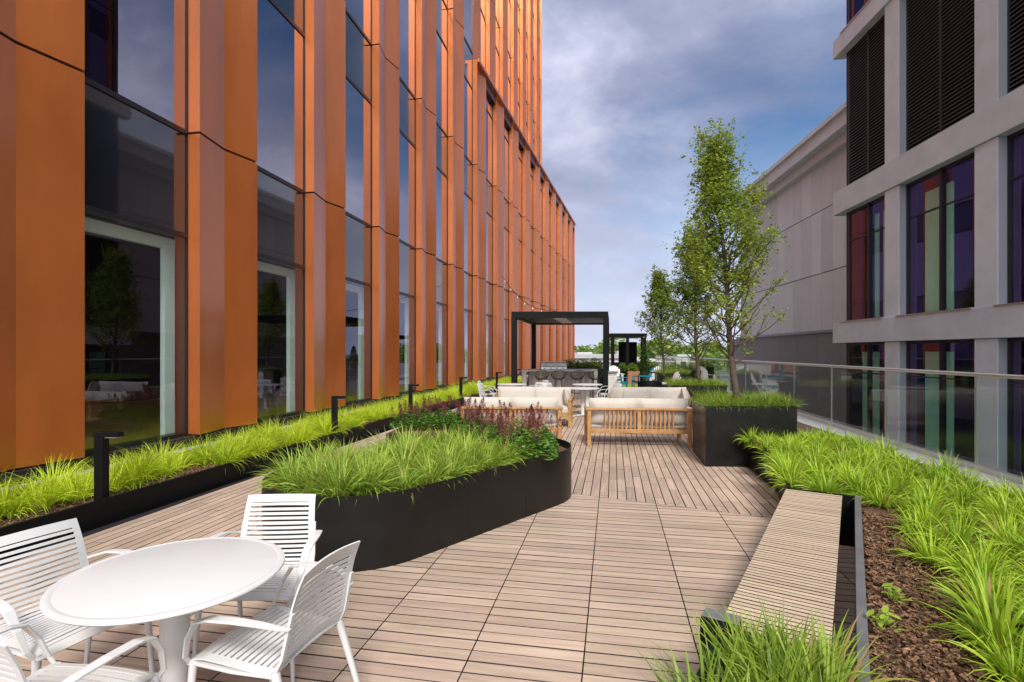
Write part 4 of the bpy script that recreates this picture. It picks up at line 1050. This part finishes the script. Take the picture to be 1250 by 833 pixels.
for (x, y, lb) in ((2.5, 11.3, 'low round dark coffee table between the two right sofas'), (.3, 11.4, 'low round dark coffee table between the two left sofas')):
    t_ = thing('coffee_table', lb, 'table', (x, y, 0)); b = MB(); b.lathe([(0, .33), (.34, .33), (.36, .345), (.36, .36), (.34, .37), (0, .37)], 40); b.build('tabletop', M['steel_black'], t_, smooth='auto')
    b = MB(); b.lathe([(.26, 0), (.25, .05), (.18, .2), (.26, .33)], 32); b.build('base', M['steel_black'], t_, smooth='auto')

def bush(name, cx, cy, z, wx, wy, h, n, mt, label, seed, ls=.05, cat='plant', group=None):
    r = random.Random(seed); b = MB()
    for _ in range(n):
        a = r.uniform(0, 6.28); q = r.random()**.4; ph = math.acos(r.uniform(0, 1)); x = wx*q*math.cos(a)*math.sin(ph); y = wy*q*math.sin(a)*math.sin(ph); zz = h*q*math.cos(ph)*(1+.25*noise.noise(Vector((x*2.5, y*2.5, seed))))
        s_ = ls*r.uniform(.5, 1.1)
        Mx = Matrix.Translation((x, y, zz)) @ Matrix.Rotation(r.uniform(0, 6.28), 4, 'Z') @ Matrix.Rotation(r.gauss(.3, .8), 4, 'X')
        b.face([Mx @ Vector(v) for v in ((-s_, 0, 0), (0, -s_*.5, 0), (s_, 0, 0), (0, s_*.5, 0))], tone=min(1, max(0, r.gauss(.5, .25))))
    o = b.build(name, mt, loc=(cx, cy, z)); return tag(o, label, cat, group)

# ------------------------------------------------------------------ pergola, kitchen, stools
pg = thing('pergola', 'black metal pergola with louvred roof over the outdoor kitchen', 'pergola')
def qw(x, y): return (x, y)
PX0, PX1, PY0, PD = -.026, 3.06, 17.0, 4.4
def pp(a, c): return (PX0+a+c*.19, PY0+c-a*.02)
wP = PX1-PX0; ps = .165
for (a, c) in ((0, 0), (wP-ps, 0), (0, PD-ps), (wP-ps, PD-ps)):
    b = MB(); b.prism([pp(a, c), pp(a+ps, c), pp(a+ps, c+ps), pp(a, c+ps)], 0, 2.79); b.build('post', M['black'], pg, bevel=.006)
for (a0, a1, c0, c1) in ((0, wP, 0, ps), (0, wP, PD-ps, PD), (0, ps, ps, PD-ps), (wP-ps, wP, ps, PD-ps)):
    b = MB(); b.prism([pp(a0, c0), pp(a1, c0), pp(a1, c1), pp(a0, c1)], 2.79, 2.995); b.build('beam', M['black'], pg, bevel=.006)
b = MB(); n = 13
for i in range(n):
    a = ps+(wP-2*ps)*i/n; a2 = ps+(wP-2*ps)*(i+.93)/n; pale = i in (5, 6)
    b.prism([pp(a, ps), pp(a2, ps), pp(a2, PD-ps), pp(a, PD-ps)], 2.84, 2.875, m=1 if pale else 0)
b.build('roof_louvres', [M['black'], M['pergola_pale']], pg)

kt = thing('outdoor_kitchen', 'long grey boarded outdoor kitchen counter with pale stone top under the pergola', 'counter')
kx0, kx1, ky = .42, 3.05, 19.6
b = MB(); b.box(kx0-.05, kx1+.05, ky-.32, ky+.75, 1.0, 1.06); b.build('countertop', M['countertop'], kt, bevel=.006)
b = MB(); x = kx0+.2; rnd = random.Random(1)
while x < kx1-.1:
    b.box(x, x+.155, ky, ky+.7, 0, 1.0, tone=rnd.random()); x += .16
b.build('front_boards', M['counter'], kt)
b = MB(); b.box(kx0-.05, kx0+.10, ky-.32, ky+.75, 0, 1.0); b.build('side_panel', M['countertop'], kt)
b = MB(); b.box(kx1-.08, kx1+.05, ky-.32, ky+.75, 0, 1.0); b.build('side_panel', M['countertop'], kt)
gr = thing('gas_grill', 'stainless steel gas grill with rounded lid on the kitchen counter', 'grill', (1.55, 19.95, 1.06))
b = MB(); b.box(-.48, .48, -.28, .28, 0, .09); b.build('body', M['steel'], gr, bevel=.01)
b = MB(); pr = [(-.27, .0), (-.28, .08), (-.24, .17), (-.15, .235), (0, .26), (.2, .25), (.27, .18), (.27, 0)]
for a, c in zip(pr, pr[1:]+pr[:1]): b.face([(-.47, a[0], .095+a[1]*.75), (.47, a[0], .095+a[1]*.75), (.47, c[0], .095+c[1]*.75), (-.47, c[0], .095+c[1]*.75)])
b.face([(-.47, p[0], .095+p[1]*.75) for p in pr]); b.face([(.47, p[0], .095+p[1]*.75) for p in reversed(pr)]); b.build('lid', M['steel'], gr)
b = MB(); b.tube([(-.36, -.29, .13), (-.36, -.335, .135), (.36, -.335, .135), (.36, -.29, .13)], .012, 8); b.build('handle', M['steel'], gr)
for i in range(4):
    b = MB(); b.tube([(-.33+i*.22, -.28, .045), (-.33+i*.22, -.31, .045)], .022, 12); b.build('knob', M['black'], gr)
def stool():
    t_ = thing('bar_stool', '', 'stool')
    b = MB(); n = 26
    def sh(a, f):   # bucket shell: a around, f 0 seat centre ->1 rim
        rr_ = .05+.20*f**.8; top = .30*(.5-.5*math.sin(a))*1.0     # higher at -Y (the back)
        z = .72+ (f**2.2)*(.04+top*1.0); return Vector((rr_*math.cos(a)*1.05, rr_*math.sin(a), z))
    for i in range(n):
        a = 2*math.pi*i/n
        b.tube([sh(a+.25*f/4, f/4) for f in range(5)], .004, 4); b.tube([sh(a-.25*f/4, f/4) for f in range(5)], .004, 4)
    for f in (.0, .35, .7, 1.0): b.tube([sh(2*math.pi*i/n, f) for i in range(n+1)], .005 if f < 1 else .010, 5)
    b.build('mesh_seat', M['frame_dark'], t_)
    for k in range(4):
        a = math.pi/4+math.pi/2*k; b = MB(); b.tube([(.13*math.cos(a), .13*math.sin(a), .72), (.24*math.cos(a), .24*math.sin(a), 0)], .010, 6); b.build('leg', M['frame_dark'], t_)
    b = MB(); b.tube([(.205*math.cos(math.pi/4+math.pi/2*k), .205*math.sin(math.pi/4+math.pi/2*k), .25) for k in range(5)], .008, 6); b.build('footrest', M['frame_dark'], t_)
    return t_
st0 = stool()
for i, (px, lb) in enumerate(((661, 'leftmost black wire bar stool at the outdoor kitchen'), (682, 'second black wire bar stool from the left, below the grill'), (705, 'third black wire bar stool from the left at the outdoor kitchen'), (727, 'rightmost black wire bar stool beside the pergola post'))):
    o = st0 if i == 0 else dup(st0); o.location = ((px-625)/650*18.75, 18.75, 0); o.rotation_euler = (0, 0, .05*i); tag(o, lb, 'stool', 'bar stools at the outdoor kitchen')
# planter behind the counter
t_ = thing('counter_planter', 'low planter of green leaves and red plumes behind the kitchen counter', 'planter', (0, 0, 0))
b = MB(); b.box(2.05, 3.75, 21.9, 22.6, 0, 1.02); b.build('planter_box', M['steel_black'], t_, bevel=.01)
for i in range(7):
    o = dup(AST[i % 4], loc=(2.25+.22*i, 22.2+.1*(i % 2), 1.0), rz=i*1.3, label='red plumed leafy plant in the planter behind the kitchen counter', group='plants behind the kitchen counter'); o.scale = (.8, .8, .62)
for k_ in range(3):
    bush('leafy_plant', 2.4+.55*k_, 22.2, 1.02, .42, .35, .42, 900, M['leaf'], 'bright leafy plant in the planter behind the kitchen counter', 60+k_, .05, 'plant', 'leafy plants behind the kitchen counter')
pr_ = thing('brick_pier', 'low whitewashed brick pier with grey cap right of the pergola post', 'pier', (0, 0, 0))
b = MB(); 
for i in range(13): 
    z = i*.077; b.box(3.18, 3.47, 17.6, 18.1, z+.006, z+.074)
    b.box(3.185, 3.465, 17.605, 18.095, z, z+.006)
b.box(3.185, 3.465, 17.605, 18.095, 12*.077, 1.0); b.build('brickwork', M['whitebrick'], pr_)
b = MB(); b.box(3.14, 3.51, 17.56, 18.14, 1.001, 1.06); b.build('cap', M['rim'], pr_, bevel=.005)
# string lights from the facade to the pergola
b = MB(); A = Vector((-.45, 24.5, 5.2)); B = Vector((1.45, 17.2, 3.01)); pts = [A.lerp(B, i/14)-Vector((0, 0, .45*math.sin(math.pi*i/14))) for i in range(15)]
sl_ = thing('string_lights', 'thin black cable with small bulbs strung from the building to the pergola', 'string lights')
b.tube(pts, .010, 5); b.build('cable', M['black'], sl_)
for p in pts[1:-1:2]:
    b = MB(); b.lathe([(.001, p.z-.13), (.03, p.z-.10), (.032, p.z-.07), (.015, p.z-.03), (.015, p.z)], 10, (p.x, p.y)); b.build('bulb', M['lamp'], sl_, smooth=True)

# ------------------------------------------------------------------ far end: screen frame, loungers, planters
fk = thing('black_frame_shelter', 'small black framed shelter with open windows at the far end of the terrace', 'shelter')
Y_ = 29.0; fx = lambda px: (px-625)/650*Y_
for (a, c) in ((746.5, 750), (765, 768), (783, 789)):
    b = MB(); b.box(fx(a), fx(c), Y_, Y_+.2, 0, 2.5); b.build('post', M['black'], fk)
b = MB(); b.box(fx(746), fx(789.5), Y_-.02, Y_+2.5, 2.5, 2.72); b.build('roof', M['black'], fk)
b = MB(); b.box(fx(750), fx(765), Y_+.02, Y_+.16, .0, 1.14); b.box(fx(768), fx(783), Y_+.02, Y_+.16, 0, 1.14); b.build('low_wall', M['black'], fk)
b = MB(); b.box(fx(763), fx(786), Y_+1.6, Y_+1.8, 0, 2.28); b.build('back_panel', M['black'], fk)
def adirondack(mt):
    t_ = thing('adirondack_chair', '', 'chair')     # faces +Y
    b = MB()
    for i in range(7):
        x = -.24+.08*i; h = .98-.012*(i-3)**2*1.6; b.bar((x, -.10, .28), (x*1.18, -.42, h), .070, .02, up=(0, -1, .3))
    b.build('backrest', mt, t_)
    b = MB()
    for i in range(6): y = -.08+.1*i; b.bar((-.27, y, .27+.02*i), (.27, y, .27+.02*i), .085, .02)
    b.build('seat', mt, t_)
    for sg in (-1, 1):
        b = MB(); b.bar((sg*.34, -.38, .58), (sg*.34, .48, .58), .13, .025); b.build('armrest', mt, t_)
        b = MB(); b.bar((sg*.30, .45, 0), (sg*.30, .45, .57), .10, .03, up=(0, 1, 0)); b.build('leg', mt, t_)
        b = MB(); b.bar((sg*.275, .46, .36), (sg*.275, -.55, .03), .03, .12); b.build('leg', mt, t_)
    return t_
ad = adirondack(M['blue'])
for i, (px, y, rz, lb) in enumerate(((750, 23.4, R(-80), 'blue slatted lounge chair half hidden behind the brick pier'), (785, 24.3, R(85), 'blue slatted lounge chair with sloping back beside the black tub chair'))):
    o = ad if i == 0 else dup(ad); o.location = ((px-625)/650*y, y, .02); o.rotation_euler = (0, 0, rz); tag(o, lb, 'lounge chair', 'coloured slatted lounge chairs')
aw = adirondack(M['white'])
for i, (px, y, rz, lb) in enumerate(((750.5, 27.0, R(178), 'white slatted lounge chair in front of the black shelter'), (813, 18.9, R(98), 'white slatted lounge chair right of the black tub chair'), (803, 26, R(160), 'white slatted lounge chair behind the black tub chair'))):
    o = aw if i == 0 else dup(aw); o.location = ((px-625)/650*y, y, .02); o.rotation_euler = (0, 0, rz); tag(o, lb, 'lounge chair', 'coloured slatted lounge chairs')
tb = thing('tub_chair', 'black round tub chair with a thin hoop frame behind the right sofas', 'chair', ((793.5-625)/650*18.2, 18.2, 0))
b = MB(); b.lathe([(.36, .05), (.40, .12), (.41, .62), (.39, .70), (.34, .70), (.33, .45), (0, .42)], 40); b.build('tub', M['black'], tb, smooth='auto')
b = MB(); b.tube([(-.40, 0, .05), (-.40, 0, .86), (-.36, 0, .95), (-.15, 0, 1.0), (.15, 0, 1.0), (.36, 0, .95), (.40, 0, .86), (.40, 0, .05)], .018, 8); b.build('hoop', M['black'], tb, smooth=True)
b = MB(); b.lathe([(0, .43), (.30, .44), (.31, .52), (.28, .56), (0, .57)], 32); b.build('cushion', M['cushion'], tb, smooth=True)
def fpos(px, y): return (px-625)/650*y
for (px0, px1, y, h, lb, finish, lab2, mt) in ((757, 766, 27.5, .75, 'small dark planter box by the shelter post', 'black', 'leafy shrub in the small dark planter by the shelter', 'leaf_dk'),
                               (766.5, 781, 27.2, .72, 'reddish brown wooden planter box before the shelter', 'terracotta', 'bright leafy plants in the brown wooden planter', 'leaf'),
                               (783, 806, 31.0, .85, 'far dark planter left of the third tree', 'black', 'rounded green grasses in the far planter left of the third tree', 'grass_dark'),
                               (806, 838, 26.0, .80, 'long dark planter behind the third tree', 'black', 'rounded green grasses in the long planter behind the third tree', 'grass_dark'),
                               (838, 872, 30.0, .85, 'dark planter against the glass balustrade at the far end', 'black', 'rounded green grasses in the planter against the balustrade', 'grass_dark')):
    x0, x1 = fpos(px0, y), fpos(px1, y)
    t_ = thing('planter_box', lb, 'planter'); b = MB(); b.box(x0, x1, y, y+.8, 0, h); b.build('planter_wall', M[finish], t_, bevel=.01)
    b = MB(); b.box(x0+.03, x1-.03, y+.03, y+.77, h, h+.01); b.build('soil', M['mulch'], t_)
    bush('shrub', (x0+x1)/2, y+.4, h, (x1-x0)*.56, .45, .40, 1400, M[mt], lab2, int(px0))
# dark conifer beside the shelter
o = thing('conifer', 'dark green conical shrub at the right corner of the black shelter', 'shrub', (fpos(786, 28), 28, .0))
r = random.Random(2); b = MB()
for _ in range(2600):
    f = r.random(); a = r.uniform(0, 6.28); q = .50*(1-f)**.8*r.uniform(.4, 1)+.03; s_ = r.uniform(.03, .06)
    Mx = Matrix.Translation((q*math.cos(a), q*math.sin(a), .3+1.75*f)) @ Matrix.Rotation(r.uniform(0, 6.28), 4, 'Z') @ Matrix.Rotation(r.gauss(0, .8), 4, 'X')
    b.face([Mx @ Vector(v) for v in ((-s_, 0, 0), (0, -s_*.4, 0), (s_, 0, 0), (0, s_*.4, 0))], tone=r.random()*.6)
b.build('crown', M['leaf_dk'], o); b = MB(); b.tube([(0, 0, 0), (0, 0, 1.8)], [.05, .01], 6); b.build('trunk', M['bark'], o)
# parapet at the end
pw = thing('parapet_wall', 'low concrete parapet at the far end of the terrace', 'wall'); b = MB(); b.box(2.6, 10.2, 36.6, 36.8, -.1, .95); b.build('wall', M['concrete'], pw)
b = MB(); b.box(2.55, 10.25, 36.55, 36.85, .951, 1.0); b.build('coping', M['rim'], pw)

# the 290 grass clumps nearest the camera stay objects; the small far ones become one mass
import numpy as np
GC = [o for o in C.objects if o.type == 'MESH' and o.get('category') == 'grass']
bpy.context.view_layer.update()
for o in [o for o in C.objects if o.type == 'MESH' and o.name.startswith('grass_clump') and o.get('category') is None]: bpy.data.objects.remove(o)
GC.sort(key=lambda o: (o.location.x**2+o.location.y**2))
rest = GC[290:]
if rest:
    mats_ = []; V_, F_, MI, TN = [], [], [], []; nv = 0
    for o in rest:
        me = o.data; m_ = me.materials[0]
        if m_ not in mats_: mats_.append(m_)
        a_ = np.empty(len(me.vertices)*3); me.vertices.foreach_get('co', a_); a_ = a_.reshape(-1, 3)
        W_ = np.array(o.matrix_basis); a_ = a_ @ W_[:3, :3].T+W_[:3, 3]; V_.append(a_)
        f_ = np.empty(len(me.loops), dtype=int); me.loops.foreach_get('vertex_index', f_); F_.append(f_.reshape(-1, 4)+nv); nv += len(a_)
        t_a = np.empty(len(me.polygons)); me.attributes['tone'].data.foreach_get('value', t_a); TN.append(t_a); MI += [mats_.index(m_)]*len(me.polygons)
    me = bpy.data.meshes.new('grass'); me.from_pydata(np.vstack(V_).tolist(), [], np.vstack(F_).tolist())
    for m_ in mats_: me.materials.append(m_)
    me.polygons.foreach_set('material_index', MI); at_ = me.attributes.new('tone', 'FLOAT', 'FACE'); at_.data.foreach_set('value', np.concatenate(TN)); me.update()
    o = bpy.data.objects.new('grass', me); C.objects.link(o); tag(o, 'far grass in the narrow bed and on the distant box planters', 'grass', None, 'stuff')
    for o in rest: bpy.data.objects.remove(o)

# ------------------------------------------------------------------ distance
rnd = random.Random(17)
spec = [(fpos(690, 75), 75, 16, 12, 0.9, 'white flat roofed building just past the end of the orange building', 'wall_w'), (fpos(722, 100), 100, 14, 14, .3, 'pale low building framed by the pergola opening', 'beige'),
        (fpos(738, 85), 85, 10, 12, -.9, 'white house left of the black shelter', 'wall_w'), (fpos(757, 110), 110, 14, 10, -.2, 'beige building seen through the shelter window', 'beige'), (fpos(775, 140), 140, 24, 14, .6, 'long pale building behind the shelter', 'wall_w'),
        (fpos(705, 150), 150, 26, 16, .2, 'long white warehouse in the far middle distance', 'wall_w')]
for (x, y, wx, wy, top, lb, mt) in spec:
    t_ = thing('distant_building', lb, 'building', (x, y, -9)); H_ = 9+top
    b = MB(); b.box(-wx/2, wx/2, -wy/2, wy/2, 0, H_); b.build('wall', M[mt], t_)
    b = MB(); b.box(-wx/2-.3, wx/2+.3, -wy/2-.3, wy/2+.3, H_+.002, H_+.5); b.box(-wx/5, 0, -1, 2, H_+.5, H_+1.4); b.build('roof', M['roof_g'], t_)
    for q in range(max(3, int(wx/2.6))):
        xx = -wx/2+1+q*2.6
        if xx+1.4 < wx/2:
            b = MB(); 
            for zf_ in (1.5, 4.3, 7.0):
                b.box(xx, xx+1.4, -wy/2-.03, -wy/2+.01, zf_, zf_+1.3)
            b.build('window', M['frame_dark'], t_)
# far tree belt
b = MB(); r = random.Random(31)
for i in range(134):
    y = r.uniform(190, 420); x = r.uniform(-.05, .62)*y
    if i >= 120: y = r.uniform(118, 170); x = r.uniform(.185, .30)*y
    hgt = r.uniform(10.5, 16.5)+(y-190)*.014; rad = r.uniform(4, 7.5)
    for _ in range(330):
        a = r.uniform(0, 6.28); ph = math.acos(r.uniform(-.6, 1)); q = rad*(.75+.25*r.random()); s_ = r.uniform(.45, 1.0)
        c = Vector((x+q*math.cos(a)*math.sin(ph), y+q*math.sin(a)*math.sin(ph), -9+hgt-rad+q*.95*math.cos(ph)))
        Mx = Matrix.Translation(c) @ Matrix.Rotation(r.uniform(0, 6.28), 4, 'Z') @ Matrix.Rotation(r.gauss(.3, .8), 4, 'X')
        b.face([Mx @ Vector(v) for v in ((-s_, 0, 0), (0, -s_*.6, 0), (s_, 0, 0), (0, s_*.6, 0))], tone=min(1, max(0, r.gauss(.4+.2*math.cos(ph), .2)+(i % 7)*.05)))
    b.tube([(x, y, -9), (x, y, -9+hgt-rad)], [.4, .3], 5, tone=0)
tag(b.build('distant_woods', M['farwood']), 'belt of mixed green trees along the horizon', 'trees', None, 'stuff')
